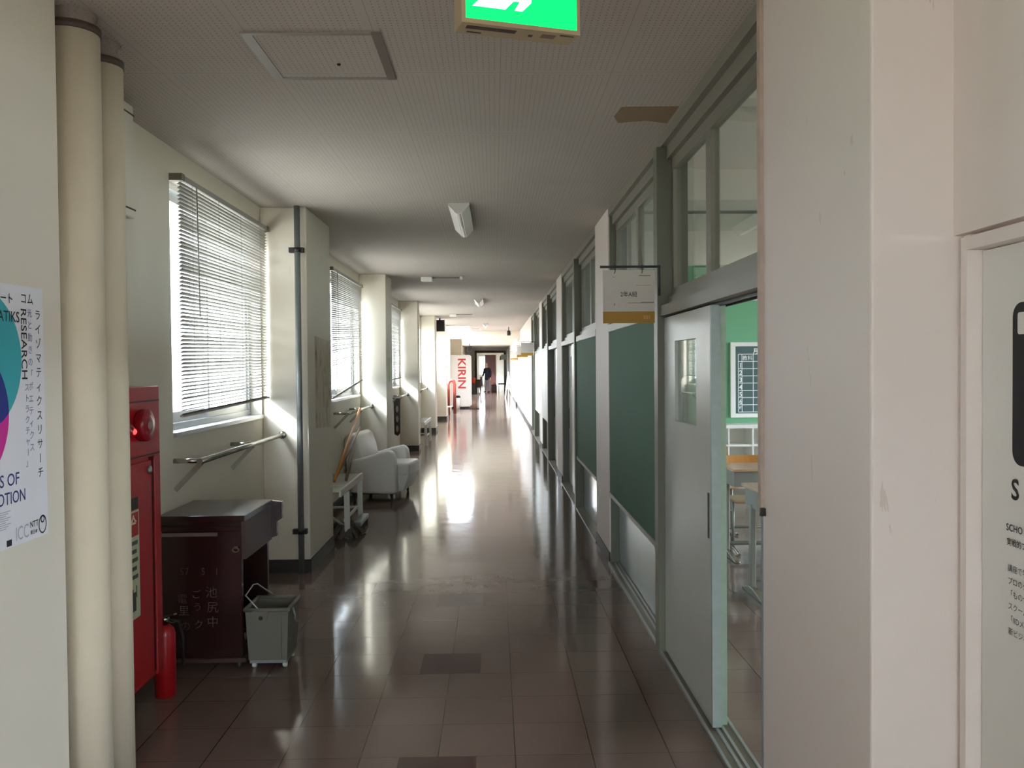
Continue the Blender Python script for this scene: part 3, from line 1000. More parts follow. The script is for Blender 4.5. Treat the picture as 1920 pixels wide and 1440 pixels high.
MB().add([(xt, 2.462, 1.026), (xt, 2.488, 1.026), (xt, 2.488, 1.044), (xt, 2.462, 1.044)], [(0, 1, 2, 3)]).build('small_logo', M_INK, po)


# lagged pipes
def lagged_pipe(c, r, zt, label):
    t = thing('lagged_pipe', label, 'pipe', (c[0], c[1], 0), 0, 'lagged pipes beside the pillar')
    MB().lathe([(r, 0.0), (r, 0.7), (r * 1.012, 0.72), (r * 1.0, 0.75), (r, 1.6), (r * 1.008, 1.65), (r, 1.7), (r, zt - 0.03)], (c[0], c[1], 0), seg=40).build('lagging', M_PIPEWRAP, t)
    MB().lathe([(r * 1.0, zt - 0.03), (r * 1.045, zt - 0.028), (r * 1.045, zt - 0.004), (r * 0.9, zt)], (c[0], c[1], 0), seg=40).build('collar', M_COLLAR, t)
    MB().lathe([(r * 0.82, zt - 0.01), (r * 0.86, zt + 0.01), (r * 0.78, ZC - 0.01), (r * 0.95, ZC)], (c[0], c[1], 0), seg=18).build('torn_sleeve', M_RAGGED, t)
    return t


lagged_pipe((-1.415, 2.955), 0.088, 2.685, 'thick cream lagged pipe running floor to ceiling beside the pillar with the poster')
lagged_pipe((-1.440, 3.215), 0.080, 2.665, 'thinner cream lagged pipe between the thick pipe and the red hydrant cabinet')
# flat cream cover box high on the window wall
cb = thing('wall_cover_box', 'flat cream cable cover box high on the window wall above the red cabinet', 'box', (XL, 3.85, 2.2))
MB().box(XL, -1.60, 3.55, 3.90, 2.20, 2.70).build('cover', M_WALL, cb, bevel=0.006)
MB().box(XL, -1.598, 3.56, 3.903, 2.235, 2.242).box(XL, -1.598, 3.56, 3.903, 2.655, 2.662).build('seam', M_COLLAR, cb)

# hydrant cabinet
XH = -1.53
hy = thing('fire_hydrant_cabinet', 'tall red fire hydrant cabinet with round alarm bell on the window wall', 'cabinet', (XL, 3.5, 0.15))
MB().box(XL + 0.001, XH - 0.012, 3.02, 3.955, 0.15, 1.452).build('body', M_RED, hy)
hf = MB().box(XH - 0.012, XH, 3.02, 3.955, 1.14, 1.452)
hf.build('bell_panel', M_RED, hy, bevel=0.004)
MB().box(XH - 0.001, XH + 0.003, 3.02, 3.945, 1.385, 1.392).box(XH - 0.001, XH + 0.003, 3.02, 3.945, 1.148, 1.154).build('panel_seam', M_REDDARK, hy)
hd = MB().box(XH - 0.012, XH, 3.06, 3.855, 0.17, 1.125).build('door', M_RED, hy, bevel=0.004)
MB().box(XH - 0.014, XH - 0.008, 3.855, 3.892, 0.17, 1.14).build('door_gap', M_REDDARK, hy)
MB().box(XH - 0.012, XH, 3.892, 3.955, 0.15, 1.14).build('door_jamb', M_RED, hy, bevel=0.003)
MB().lathe([(0.0, 0.0), (0.017, 0.0), (0.017, 0.008), (0.0, 0.009)], (XH, 3.825, 1.085), axis='x', seg=16).build('lock', M_GALV, hd)
MB().box(XH, XH + 0.002, 3.62, 3.70, 0.935, 0.985).build('door_plate', M_BLACK, hd)
bell = MB().lathe([(0.064, 0.0), (0.070, 0.008), (0.070, 0.034), (0.066, 0.040), (0.035, 0.043), (0.014, 0.044), (0.0, 0.044)], (XH, 3.735, 1.287), axis='x', seg=36)
bo = bell.build('alarm_bell', mat('red_bell_enamel', '8e1420', 0.18, 0.08, 10), hy)
MB().lathe([(0.02, 0.041), (0.02, 0.046), (0.0, 0.047)], (XH, 3.735, 1.287), axis='x', seg=18).build('bell_badge', mat('bell_badge_paint', '8f6f63', 0.4, 0.1), bo)
lm = MB().lathe([(0.042, 0.0), (0.042, 0.010), (0.036, 0.014)], (XH, 3.555, 1.276), axis='x', seg=24).build('lamp_base', M_REDDARK, hy)
MB().lathe([(0.033, 0.014), (0.030, 0.034), (0.018, 0.048), (0.0, 0.054)], (XH, 3.555, 1.276), axis='x', seg=24).build('lamp_dome', mat('red_lamp_dome', '8f1016', 0.15, 0.0), lm)
MB().lathe([(0.012, 0.044), (0.012, 0.054), (0.006, 0.059), (0, 0.060)], (XH, 3.558, 1.272), axis='x', seg=16).build('lamp_bulb', M_REDLIGHT, lm)
lab = MB().box(XH, XH + 0.0012, 3.40, 3.708, 0.472, 0.93)
lo = lab.build('instruction_label', mat('pale_green_label', 'b9bd9f', 0.5, 0.05, 20), hy)
MB().box(XH + 0.0012, XH + 0.0016, 3.41, 3.700, 0.822, 0.922).build('red_title', M_RED, lo)
lettering([('消火栓', 0.092, (XH + 0.0018, 3.405, 0.835), PY, UZ)], mat('cream_ink', 'd9cfa8', 0.6, 0.0), lo, 'lettering', bold=0.02)
inst = MB()
for k in range(5):
    inst.box(XH + 0.0012, XH + 0.0016, 3.43, 3.69 - 0.012 * (k % 2), 0.785 - 0.036 * k, 0.802 - 0.036 * k)
inst.build('instruction_lines', mat('dark_green_ink', '3f5243', 0.6, 0.3, 120), lo)
dr = MB().box(XH + 0.0012, XH + 0.0016, 3.62, 3.665, 0.505, 0.585).box(XH + 0.0012, XH + 0.0016, 3.668, 3.676, 0.56, 0.61).box(XH + 0.0012, XH + 0.0016, 3.60, 3.64, 0.585, 0.60)
dr.build('figure_drawing', mat('dark_figure_ink', '3c4138', 0.6, 0.1), lo)

# extinguisher standing at its corner
ex = thing('fire_extinguisher', 'small red fire extinguisher on the floor between hydrant cabinet and dark podium', 'extinguisher', (-1.553, 4.035, 0))
MB().lathe([(0.044, 0.0), (0.047, 0.004), (0.047, 0.285), (0.042, 0.312), (0.026, 0.330), (0.018, 0.334)], (-1.553, 4.035, 0), seg=28).build('cylinder', M_RED, ex)
MB().lathe([(0.016, 0.33), (0.016, 0.352), (0.022, 0.354), (0.022, 0.366), (0.012, 0.37)], (-1.553, 4.035, 0), seg=16).build('valve', M_STEEL, ex)
MB().bar((-1.553, 4.035, 0.372), (-1.49, 4.0, 0.392), 0.016, 0.008).bar((-1.553, 4.035, 0.355), (-1.50, 4.005, 0.352), 0.014, 0.006).build('lever', M_STEEL, ex)
MB().tube([(-1.553, 4.05, 0.35), (-1.51, 4.10, 0.33), (-1.495, 4.105, 0.25), (-1.492, 4.095, 0.12)], 0.008, 8).build('hose', M_BLACK, ex)

# dark wooden podium / organ case
dk = thing('wooden_podium_desk', 'dark brown wooden podium desk with faded chalk writing on its side panel', 'desk', (-1.5, 4.65, 0))
MB().box(-1.715, -1.272, 4.375, 4.915, 0.752, 0.782).build('lid', M_WOODDARK, dk, bevel=0.003)
MB().box(-1.712, -1.30, 4.42, 4.90, 0.725, 0.752).build('lid_spacer', M_WOODDARK, dk)
MB().box(-1.715, -1.297, 4.385, 4.93, 0.700, 0.725).build('second_lid', M_WOODDARK, dk, bevel=0.003)
MB().box(-1.70, -1.30, 4.40, 4.43, 0.045, 0.70).build('side_panel', M_WOODDARK, dk)
MB().box(-1.70, -1.42, 4.390, 4.400, 0.676, 0.694).build('rail_strip', mat('pale_worn_strip', '6a5a52', 0.5, 0.15, 25), dk)
prof = [(-1.30, 0.045), (-1.30, 0.56), (-1.245, 0.575), (-1.245, 0.655), (-1.215, 0.675), (-1.215, 0.768), (-1.27, 0.775), (-1.70, 0.775), (-1.70, 0.045)]
MB().prism([(x, 4.90, z) for x, z in prof], None, (0, 0.03, 0)).build('side_panel', M_WOODDARK, dk)
MB().box(-1.298, -1.276, 4.40, 4.91, 0.555, 0.75).build('front_apron', M_WOODAPRON, dk)
MB().box(-1.70, -1.68, 4.43, 4.90, 0.045, 0.70).build('back_panel', M_WOODDARK, dk)
MB().tube([(-1.325 + 0.016 * math.cos(t_), 4.388, 0.605 + 0.011 * math.sin(t_)) for t_ in [math.pi * k / 6 for k in range(13)]], 0.004, 6).box(-1.333, -1.317, 4.385, 4.401, 0.612, 0.622).build('side_knob', mat('worn_brass', '6b5848', 0.4, 0.2, 30, metal=0.5), dk)
MB().box(-1.70, -1.28, 4.385, 4.45, 0.03, 0.05).box(-1.70, -1.28, 4.88, 4.94, 0.03, 0.05).build('plinth', M_WOODAPRON, dk)
for (x_, y_) in ((-1.66, 4.41), (-1.32, 4.41), (-1.66, 4.90), (-1.32, 4.90)):
    MB().lathe([(0.014, 0.0), (0.018, 0.008), (0.018, 0.024), (0.014, 0.032)], (x_, y_, 0.0), seg=12).build('caster', M_STEEL if x_ < -1.5 else M_BLACK, dk)
NYX = (1, 0, 0)
lettering([('57', 0.052, (-1.612, 4.3995, 0.478), NYX, UZ, 0.9), ('5', 0.05, (-1.505, 4.3995, 0.478), NYX, UZ, 0.9), ('1', 0.052, (-1.435, 4.3995, 0.476), NYX, UZ, 0.8),
           ('池', 0.062, (-1.485, 4.3995, 0.365), NYX, UZ), ('尻', 0.062, (-1.48, 4.3995, 0.288), NYX, UZ), ('中', 0.062, (-1.48, 4.3995, 0.212), NYX, UZ),
           ('ご', 0.05, (-1.556, 4.3995, 0.36), NYX, UZ), ('う', 0.05, (-1.55, 4.3995, 0.295), NYX, UZ), ('ク', 0.05, (-1.545, 4.3995, 0.205), NYX, UZ),
           ('電', 0.055, (-1.63, 4.3995, 0.335), NYX, UZ), ('里', 0.055, (-1.622, 4.3995, 0.275), NYX, UZ), ('の', 0.055, (-1.615, 4.3995, 0.195), NYX, UZ)], M_CHALK, dk, 'chalk_writing', bold=-0.008)

# mop bucket
bk = thing('mop_bucket', 'grey green plastic mop bucket on the floor against the dark podium', 'bucket', (-1.14, 4.5, 0))
x0, x1, y0, y1, zb, zt = -1.272, -1.055, 4.355, 4.60, 0.045, 0.305
bx = MB()
o_ = [(x0 + .012, y0 + .012, zb), (x1 - .012, y0 + .012, zb), (x1 - .012, y1 - .012, zb), (x0 + .012, y1 - .012, zb), (x0, y0, zt), (x1, y0, zt), (x1, y1, zt), (x0, y1, zt)]
i_ = [(x0 + .018, y0 + .018, zb + .012), (x1 - .018, y0 + .018, zb + .012), (x1 - .018, y1 - .018, zb + .012), (x0 + .018, y1 - .018, zb + .012),
      (x0 + .007, y0 + .007, zt), (x1 - .007, y0 + .007, zt), (x1 - .007, y1 - .007, zt), (x0 + .007, y1 - .007, zt)]
bx.add(o_ + i_, [(0, 3, 2, 1), (0, 1, 5, 4), (1, 2, 6, 5), (2, 3, 7, 6), (3, 0, 4, 7), (8, 9, 10, 11), (9, 8, 12, 13), (10, 9, 13, 14), (11, 10, 14, 15), (8, 11, 15, 12),
                 (4, 5, 13, 12), (5, 6, 14, 13), (6, 7, 15, 14), (7, 4, 12, 15)])
bx.build('tub', M_BUCKET, bk)
rim = MB()
for (a_, b_) in (((x0, y0), (x1, y0)), ((x1, y0), (x1, y1)), ((x1, y1), (x0, y1)), ((x0, y1), (x0, y0))):
    rim.tube([(a_[0], a_[1], zt), (b_[0], b_[1], zt)], 0.011, 8)
rim.build('rim', M_BUCKET, bk)
MB().prism([(-1.235, y0 - .012, zt - .004), (-1.150, y0 - .012, zt - .004), (-1.165, y0 - .012, zt - .055), (-1.19, y0 - .012, zt - .068), (-1.215, y0 - .012, zt - .055)], None, (0, 0.018, 0)).build('handle_lug', M_BUCKET, bk)
MB().lathe([(0.011, 0), (0.011, 0.004), (0, 0.004)], (-1.19, y0 - .016, zt - .038), axis='y', seg=12).build('lug_hole', M_BLACK, bk)
MB().box(-1.108, -1.092, y0 - .004, y0 + 0.01, zb + .01, zt - .01).build('rib', M_BUCKET, bk)
MB().tube([(-1.19, y0 - 0.006, zt - .01), (-1.268, y0 + 0.0, zt + 0.075), (-1.262, y0 + 0.12, zt + 0.10), (-1.262, y1 - 0.05, zt + 0.085), (-1.17, y1 + 0.006, zt - .005)], 0.0035, 6).build('wire_handle', M_ALU, bk)
MB().box(-1.258, -1.07, y0 + .02, y1 - .02, 0.028, 0.045).build('base_frame', M_GALV, bk)
for (x_, y_) in ((-1.24, 4.40), (-1.085, 4.40), (-1.24, 4.56), (-1.085, 4.56)):
    MB().lathe([(0.014, -0.01), (0.0155, -0.006), (0.0155, 0.006), (0.014, 0.01)], (x_, y_, 0.0155), axis='x', seg=14).build('caster', M_WHITEPAINT, bk)
MB().tube([(-1.048, 4.42, 0.30), (-1.035, 4.42, 0.26), (-1.042, 4.44, 0.235), (-1.03, 4.45, 0.215)], 0.006, 6).build('hook', M_GALV, bk)

# conduit on the pillar face
cd = thing('conduit_pipe', 'thin galvanised conduit pipe with two dark clamps up the pillar face', 'pipe', (-1.45, 6.41, 0))
MB().tube([(-1.447, 6.405, 0.0), (-1.447, 6.405, ZC)], 0.022, 16).build('pipe', M_GALV, cd)
for z_ in (0.31, 2.40):
    MB().box(-1.51, -1.465, 6.40, 6.45, z_ - 0.018, z_ + 0.018).box(-1.43, -1.385 - 0.02, 6.40, 6.45, z_ - 0.018, z_ + 0.018).lathe([(0.027, z_ - 0.016), (0.027, z_ + 0.016)], (-1.447, 6.405, 0), seg=16).build('clamp', M_BLACK, cd)


# cloth rails under the windows
def cloth_rail(dy, yend, label, group='stainless cloth rails under the windows'):
    ya, yb_ = 4.66 + dy, 5.66 + dy
    xr, zr = -1.585, 1.03
    t = thing('cloth_rail', label, 'rail', (XL, ya, 0.87), 0, group)
    MB().tube([(xr, ya - 0.02, zr), (xr, yend, zr)], 0.016, 12).build('rail', M_STEEL, t)
    for y_ in (ya, yb_):
        MB().tube([(XL, y_, zr + 0.003), (xr, y_, zr + 0.003)], 0.0135, 10).bar((xr, y_ + 0.005, zr - 0.01), (XL + 0.004, y_ + 0.005, 0.875), 0.014, 0.026).build('bracket', M_STEEL, t)
    MB().lathe([(0.03, 0.0), (0.03, -0.008), (0.018, -0.014)], (xr, yend, zr), axis='y', seg=16).build('end_flange', M_STEEL, t)
    return t


cloth_rail(0.0, 6.45, 'steel cloth rail on two brackets above the dark podium desk')
cloth_rail(4.62, 11.12, 'steel cloth rail on the wall behind the white armchair, broom handle leaning on it')
cloth_rail(9.1, 15.7, 'steel cloth rail with a dark rag, in the third window bay')
rg = thing('rag', 'dark patterned rag with pale ovals hanging from the rail in the third window bay', 'rag', (-1.6, 14.1, 0.45))
MB().prism([(-1.655, 14.10, 1.013), (-1.545, 14.10, 1.013), (-1.550, 14.10, 0.45), (-1.59, 14.10, 0.40), (-1.645, 14.10, 0.43)], None, (0, 0.012, 0)).build('cloth', mat('dark_patterned_rag', '4a4541', 0.9, 0.4, 9), rg)
for z_ in (0.52, 0.68, 0.84):
    MB().prism([(-1.597 + 0.022 * math.cos(t_), 14.0985, z_ + 0.055 * math.sin(t_)) for t_ in [2 * math.pi * k / 16 for k in range(16)]], None, (0, 0.0012, 0)).build('pale_oval', mat('pale_rag_print', 'b3aa9c', 0.9, 0.2, 20), rg)


# ------------------------------------------------------------------ blinds
def blind(y0, y1, zb0, zb1, zt, label):
    t = thing('venetian_blind', label, 'blind', (XL + 0.04, y0, zt), 0, 'cream venetian blinds')
    xc = XL + 0.045
    MB().box(xc - 0.02, xc + 0.02, y0, y1, zt - 0.03, zt).build('head_rail', M_SLAT, t)
    n = 60
    s_ = MB()
    for k in range(n):
        f = k / (n - 1)
        za = (zt - 0.045) * (1 - f) + (zb0 + 0.015) * f
        zc = (zt - 0.045) * (1 - f) + (zb1 + 0.015) * f
        jit = random.uniform(-0.0015, 0.0015)
        c_, h_ = 0.0095, -0.0062 + jit
        # slat: a shallow curved strip, outer edge lower
        pr = [(xc - c_, h_), (xc, 0.0016), (xc + c_, -h_)]
        vv = []
        for (x_, dz) in pr:
            vv += [(x_, y0 + 0.006, za + dz), (x_, y1 - 0.006, zc + dz)]
        s_.add(vv, [(0, 1, 3, 2), (2, 3, 5, 4)], True)
    so_ = s_.build('slats', M_SLAT, t)
    sm_ = so_.modifiers.new('thickness', 'SOLIDIFY')
    sm_.thickness = 0.0006
    MB().add([(xc - .012, y0 + .004, zb0), (xc + .012, y0 + .004, zb0), (xc + .012, y1 - .004, zb1), (xc - .012, y1 - .004, zb1), (xc - .012, y0 + .004, zb0 + .012), (xc + .012, y0 + .004, zb0 + .012), (xc + .012, y1 - .004, zb1 + .012), (xc - .012, y1 - .004, zb1 + .012)],
             [(0, 3, 2, 1), (4, 5, 6, 7), (0, 1, 5, 4), (1, 2, 6, 5), (2, 3, 7, 6), (3, 0, 4, 7)]).build('bottom_rail', M_SLAT, t)
    for q in (0.1, 0.36, 0.62, 0.88):
        y_ = y0 + (y1 - y0) * q
        zb_ = zb0 + (zb1 - zb0) * q
        MB().box(xc + 0.0125, xc + 0.0137, y_ - 0.002, y_ + 0.002, zb_, zt - 0.03).box(xc - 0.0137, xc - 0.0125, y_ - 0.002, y_ + 0.002, zb_, zt - 0.03).build('ladder_cord', M_SLAT, t)
    for y_ in (y0 + 0.005, y1 - 0.02):
        MB().box(XL, xc + 0.024, y_ - 0.015, y_ + 0.03, zt - 0.034, zt + 0.004).build('bracket', mat('grey_bracket', '77705f', 0.5, 0.1), t)
    MB().tube([(xc + 0.03, y0 + 0.20, zt - 0.03), (xc + 0.035, y0 + 0.21, zt - 0.75)], 0.004, 6).build('tilt_wand', M_SLAT, t)
    return t


blind(-2.4, 0.2, 1.182, 1.182, 2.572, 'cream venetian blind added to block sun at the unseen window behind the viewpoint')  # unseen blind, added to keep sun patches off the near floor
blind(4.668, 6.435, 1.268, 1.305, 2.572, 'cream venetian blind lowered over the window above the dark podium desk')
blind(8.98, 11.0, 1.20, 1.36, 2.572, 'cream venetian blind with a crooked bottom, over the window behind the white armchair')
blind(13.2, 15.64, 1.30, 1.33, 2.572, 'cream venetian blind over the window in the third bay, above the dark rag')

# posters on the pillar sides
pp = MB().prism([(XP + 0.0008, 6.68, 1.06), (XP + 0.0008, 7.29, 1.03), (XP + 0.0008, 7.31, 1.75), (XP + 0.0008, 6.70, 1.775)], None, (0.0012, 0, 0))
tag(pp.build('peeled_poster', M_PEEL, at=(XP, 7.0, 1.4)), 'faded brown peeling print on the pillar side just past the conduit pipe', 'poster')
gp = thing('green_notice', 'narrow notice with a green stripe on the second pillar past the conduit', 'notice', (XP, 11.4, 1.5))
MB().box(XP + 0.0008, XP + 0.002, 11.14, 11.70, 1.32, 1.70).build('sheet', mat('pale_notice_paper', 'e2dccb', 0.6, 0.05), gp)
MB().box(XP + 0.002, XP + 0.0026, 11.32, 11.52, 1.33, 1.66).build('green_stripe', mat('grass_green_ink', 'b2cf98', 0.6, 0.2, 12), gp)


# ------------------------------------------------------------------ bench, brooms, armchair
def slat_bench(y0, y1, label):
    t = thing('slatted_bench', label, 'bench', (-1.53, y0, 0), 0, 'low white slatted benches by the wall')
    xa, xb, zt_ = -1.71, -1.335, 0.475
    for x_ in (xa, xb):
        MB().box(x_ - 0.011, x_ + 0.011, y0, y1, zt_ - 0.06, zt_).build('side_rail', M_WHITEPAINT, t, bevel=0.003)
    s_ = MB()
    n = int((y1 - y0) / 0.075)
    for k in range(n):
        y_ = y0 + 0.03 + (y1 - y0 - 0.08) * k / (n - 1)
        s_.box(xa + 0.011, xb - 0.011, y_, y_ + 0.026, zt_ - 0.022, zt_ - 0.006)
    s_.build('slats', M_WHITEPAINT, t)
    for y_ in (y0 + 0.35, y1 - 0.12):
        for x_ in (xa, xb):
            MB().bar((x_ - 0.001, y_, 0.0), (x_ - 0.001, y_ - 0.02, zt_ - 0.06), 0.02, 0.05, up=(1, 0, 0)).build('leg', M_WHITEPAINT, t, bevel=0.003)
    MB().box(xa, xb, y1 - 0.13, y1 - 0.11, 0.14, 0.16).box(xb - 0.035, xb - 0.02, y0 + 0.35, y1 - 0.12, 0.14, 0.165).build('stretcher', M_WHITEPAINT, t)
    return t


slat_bench(7.40, 8.62, 'low white slatted bench holding broom handles, between the pillar and the white armchair')
slat_bench(16.3, 17.9, 'low white slatted bench by the wall just beyond the third pillar, dark panel above it')
tag(MB().tube([(-1.478, 7.90, 0.486), (-1.545, 9.9, 1.06)], 0.014, 10).build('broom_handle', M_ORANGEWOOD, at=(-1.478, 7.9, 0.472)), 'long orange varnished broom handle leaning on the cloth rail from the slatted bench', 'pole', 'broom handles on the bench')
tag(MB().tube([(-1.50, 8.06, 0.486), (-1.525, 9.75, 0.85)], 0.0125, 10).build('broom_handle', M_BROWNWOOD, at=(-1.50, 8.06, 0.472)), 'brown wooden broom handle leaning beside the long orange one', 'pole', 'broom handles on the bench')
tag(MB().tube([(-1.385, 8.0, 0.486), (-1.425, 8.60, 0.69)], 0.015, 10).build('broom_handle', mat('dull_brown_pole', '6b5a47', 0.6, 0.15, 30), at=(-1.385, 8.0, 0.472)), 'short dull brown broom handle standing on the slatted bench', 'pole', 'broom handles on the bench')
# mop under the bench and a dustpan board
mp = thing('floor_mop', 'grey mop with shaggy head lying on the floor under the slatted bench', 'mop', (-1.35, 7.7, 0))
MB().tube([(-1.66, 7.62, 0.36), (-1.38, 7.85, 0.08)], 0.013, 8).build('handle', M_WHITEPAINT, mp)
md = MB()
for k in range(60):
    a = random.uniform(0, 2 * math.pi)
    l_ = random.uniform(0.10, 0.2)
    cx_, cyy_ = -1.38, 7.85
    md.tube([(cx_, cyy_, 0.085), (cx_ + 0.5 * l_ * math.cos(a), cyy_ + 0.5 * l_ * math.sin(a), random.uniform(0.05, 0.11)), (cx_ + l_ * math.cos(a), cyy_ + l_ * math.sin(a) * 1.3, 0.012)], 0.011, 6)
md.build('mop_head', M_MOP, mp)
dp = thing('wide_floor_broom', 'wide grey floor broom head on the floor in front of the slatted bench legs', 'broom', (-1.33, 8.2, 0))
MB().box(-1.325, -1.255, 8.02, 8.52, 0.045, 0.085).build('block', M_GALV, dp, bevel=0.006)
br_ = MB()
for k in range(40):
    for j in range(3):
        y_ = 8.03 + 0.48 * k / 39
        x_ = -1.315 + 0.022 * j
        br_.bar((x_, y_, 0.0), (x_, y_, 0.046), 0.009, 0.011)
br_.build('bristles', M_MOP, dp)
tag(MB().tube([(-1.70, 7.55, 0.02), (-1.45, 7.62, 0.38)], 0.012, 8).tube([(-1.45, 7.62, 0.38), (-1.43, 7.625, 0.40)], 0.016, 8).build('pale_stick', M_WHITEPAINT, at=(-1.7, 7.55, 0.02)),
    'pale stick leaning beneath the slatted bench top near the pillar', 'pole')


def cushion(mb_pts, name, m, parent, bevel, sub=1):
    mb_ = MB().box(*mb_pts)
    o = mb_.build(name, m, parent, bevel=bevel, bseg=4)
    for p in o.data.polygons:
        p.use_smooth = True
    return o


ac = thing('armchair', 'white vinyl armchair with rounded arms facing the corridor, below the second window', 'armchair', (-1.35, 10.17, 0), -0.11)


def arm_shape(y0, y1):
    prof = [(-1.60, 0.10), (-1.10, 0.09), (-1.075, 0.13), (-1.085, 0.40), (-1.10, 0.52), (-1.125, 0.565), (-1.17, 0.578), (-1.30, 0.55), (-1.45, 0.505), (-1.60, 0.47)]
    return MB().prism([(x, y0, z) for x, z in prof], None, (0, y1 - y0, 0))


for (a, b) in ((9.75, 9.91), (10.46, 10.62)):
    o = arm_shape(a, b).build('arm', M_VINYL, ac, bevel=0.03, bseg=4)
    for p in o.data.polygons:
        p.use_smooth = True
prof = [(-1.50, 0.13), (-1.455, 0.40), (-1.50, 0.62), (-1.545, 0.74), (-1.60, 0.775), (-1.66, 0.76), (-1.685, 0.68), (-1.65, 0.13)]
o = MB().prism([(x, 9.80, z) for x, z in prof], None, (0, 0.77, 0)).build('backrest', M_VINYL, ac, bevel=0.035, bseg=4)
for p in o.data.polygons:
    p.use_smooth = True
cushion((-1.50, -0.945, 9.90, 10.47, 0.27, 0.425), 'seat_cushion', M_VINYL, ac, 0.035)
prof = [(-1.50, 0.10), (-1.03, 0.10), (-0.955, 0.30), (-1.5, 0.30)]
MB().prism([(x, 9.905, z) for x, z in prof], None, (0, 0.56, 0)).build('seat_front', M_VINYL, ac, bevel=0.015)
MB().box(-1.60, -1.10, 9.80, 10.57, 0.085, 0.115).build('underside', M_BLACK, ac)
for (x_, y_) in ((-1.08 - 0.06, 9.80), (-1.12, 10.55), (-1.58, 9.82), (-1.58, 10.55)):
    MB().tube([(x_, y_, 0.10), (x_ + 0.01, y_, 0.0)], [0.022, 0.014], 10).build('leg', M_DARKLEG, ac)
# brown panel leaning by the wall beyond the third pillar
tag(MB().prism([(-1.70, 16.5, 0.49), (-1.70, 17.75, 0.49), (-1.70, 17.75, 1.02), (-1.70, 16.5, 1.02)], None, (0.04, 0, 0)).box(-1.71, -1.63, 16.48, 17.77, 1.02, 1.045).build('brown_panel_board', mat('dull_brown_board', '6d6055', 0.5, 0.1), at=(-1.7, 17, 0.38)),
    'dull brown panel with a pale top edge on the wall above the distant slatted bench', 'panel')
cloth_rail(13.3, 20.2, 'steel cloth rail in the fourth bay above the brown panel board')

# ------------------------------------------------------------------ ceiling things
hatch = thing('ceiling_hatch', 'square access hatch with thin frame in the perforated ceiling', 'hatch', (-0.65, 3.35, ZC))
hz = ZC - 0.006
MB().box(-0.895, -0.855, 3.10, 3.60, hz, ZC).box(-0.855, -0.43, 3.10, 3.12, hz, ZC).box(-0.855, -0.43, 3.58, 3.60, hz, ZC).build('frame', mat('grey_hatch_frame', '8d857b', 0.5, 0.1), hatch)
MB().box(-0.43, -0.395, 3.10, 3.60, hz, ZC).build('frame', mat('brown_hatch_frame', '6e6054', 0.5, 0.1), hatch)
MB().box(-0.855, -0.43, 3.12, 3.58, ZC - 0.003, ZC - 0.0005).build('panel', M_CEIL, hatch)
MB().lathe([(0.008, 0), (0.006, -0.006), (0, -0.006)], (-0.60, 3.42, ZC - 0.003), seg=10).build('latch', M_BLACK, hatch)
struct(MB().prism([(0.60, 4.0, ZC - 0.0012), (0.865, 3.99, ZC - 0.0012), (0.865, 4.27, ZC - 0.0012), (0.75, 4.22, ZC - 0.0012), (0.62, 4.26, ZC - 0.0012), (0.585, 4.15, ZC - 0.0012)], None, (0, 0, 0.001)).build('ceiling_patch', M_STAIN))


def ceiling_lamp(x, y0, ln, label):
    t = thing('ceiling_lamp', label, 'lamp', (x, y0, ZC), 0, 'unlit V-shaped ceiling lamps')
    z0 = ZC
    for sx in (-1, 1):
        MB().prism([(x + sx * 0.078, y0, z0), (x + sx * 0.078, y0, z0 - 0.012), (x + sx * 0.020, y0, z0 - 0.068), (x + sx * 0.014, y0, z0 - 0.068), (x + sx * 0.014, y0, z0)], None, (0, ln, 0)).build('reflector_wing', M_REFLECT, t)
    MB().tube([(x - 0.0, y0 + 0.02, z0 - 0.066), (x, y0 + ln - 0.02, z0 - 0.066)], 0.014, 12).build('tube', M_TUBELAMP, t)
    MB().prism([(x - 0.078, y0 - 0.003, z0), (x + 0.078, y0 - 0.003, z0), (x + 0.078, y0 - 0.003, z0 - 0.012), (x + 0.02, y0 - 0.003, z0 - 0.075), (x - 0.02, y0 - 0.003, z0 - 0.075), (x - 0.078, y0 - 0.003, z0 - 0.012)], None, (0, 0.004, 0)).build('end_plate', M_REFLECT, t)
    MB().prism([(x - 0.078, y0 + ln, z0), (x + 0.078, y0 + ln, z0), (x + 0.078, y0 + ln, z0 - 0.012), (x + 0.02, y0 + ln, z0 - 0.075), (x - 0.02, y0 + ln, z0 - 0.075), (x - 0.078, y0 + ln, z0 - 0.012)], None, (0, 0.004, 0)).build('end_plate', M_REFLECT, t)
    return t


l1 = ceiling_lamp(-0.25, 6.33, 1.16, 'unlit V-shaped fluorescent ceiling lamp nearest the access hatch')
dup(l1, (-0.27, 15.2, ZC), 'unlit V-shaped ceiling lamp, second one down the corridor from the hatch')
dup(l1, (-0.24, 24.0, ZC), 'small unlit V-shaped ceiling lamp far down, before the bright beam')


def ceiling_box(x, y, label):
    t = thing('ceiling_junction_box', label, 'box', (x, y, ZC), 0, 'white ceiling boxes with conduit')
    MB().box(x - 0.075, x + 0.075, y, y + 0.15, ZC - 0.055, ZC).build('housing', M_WHITE, t, bevel=0.006)
    MB().tube([(x + 0.075, y + 0.03, ZC - 0.008), (x + 0.46, y + 0.03, ZC - 0.008)], 0.005, 6).tube([(x + 0.075, y + 0.12, ZC - 0.008), (x + 0.46, y + 0.12, ZC - 0.008)], 0.005, 6).build('conduit', M_GALV, t)
    MB().box(x + 0.44, x + 0.475, y + 0.0, y + 0.15, ZC - 0.03, ZC).build('end_cap', M_WHITE, t)
    return t


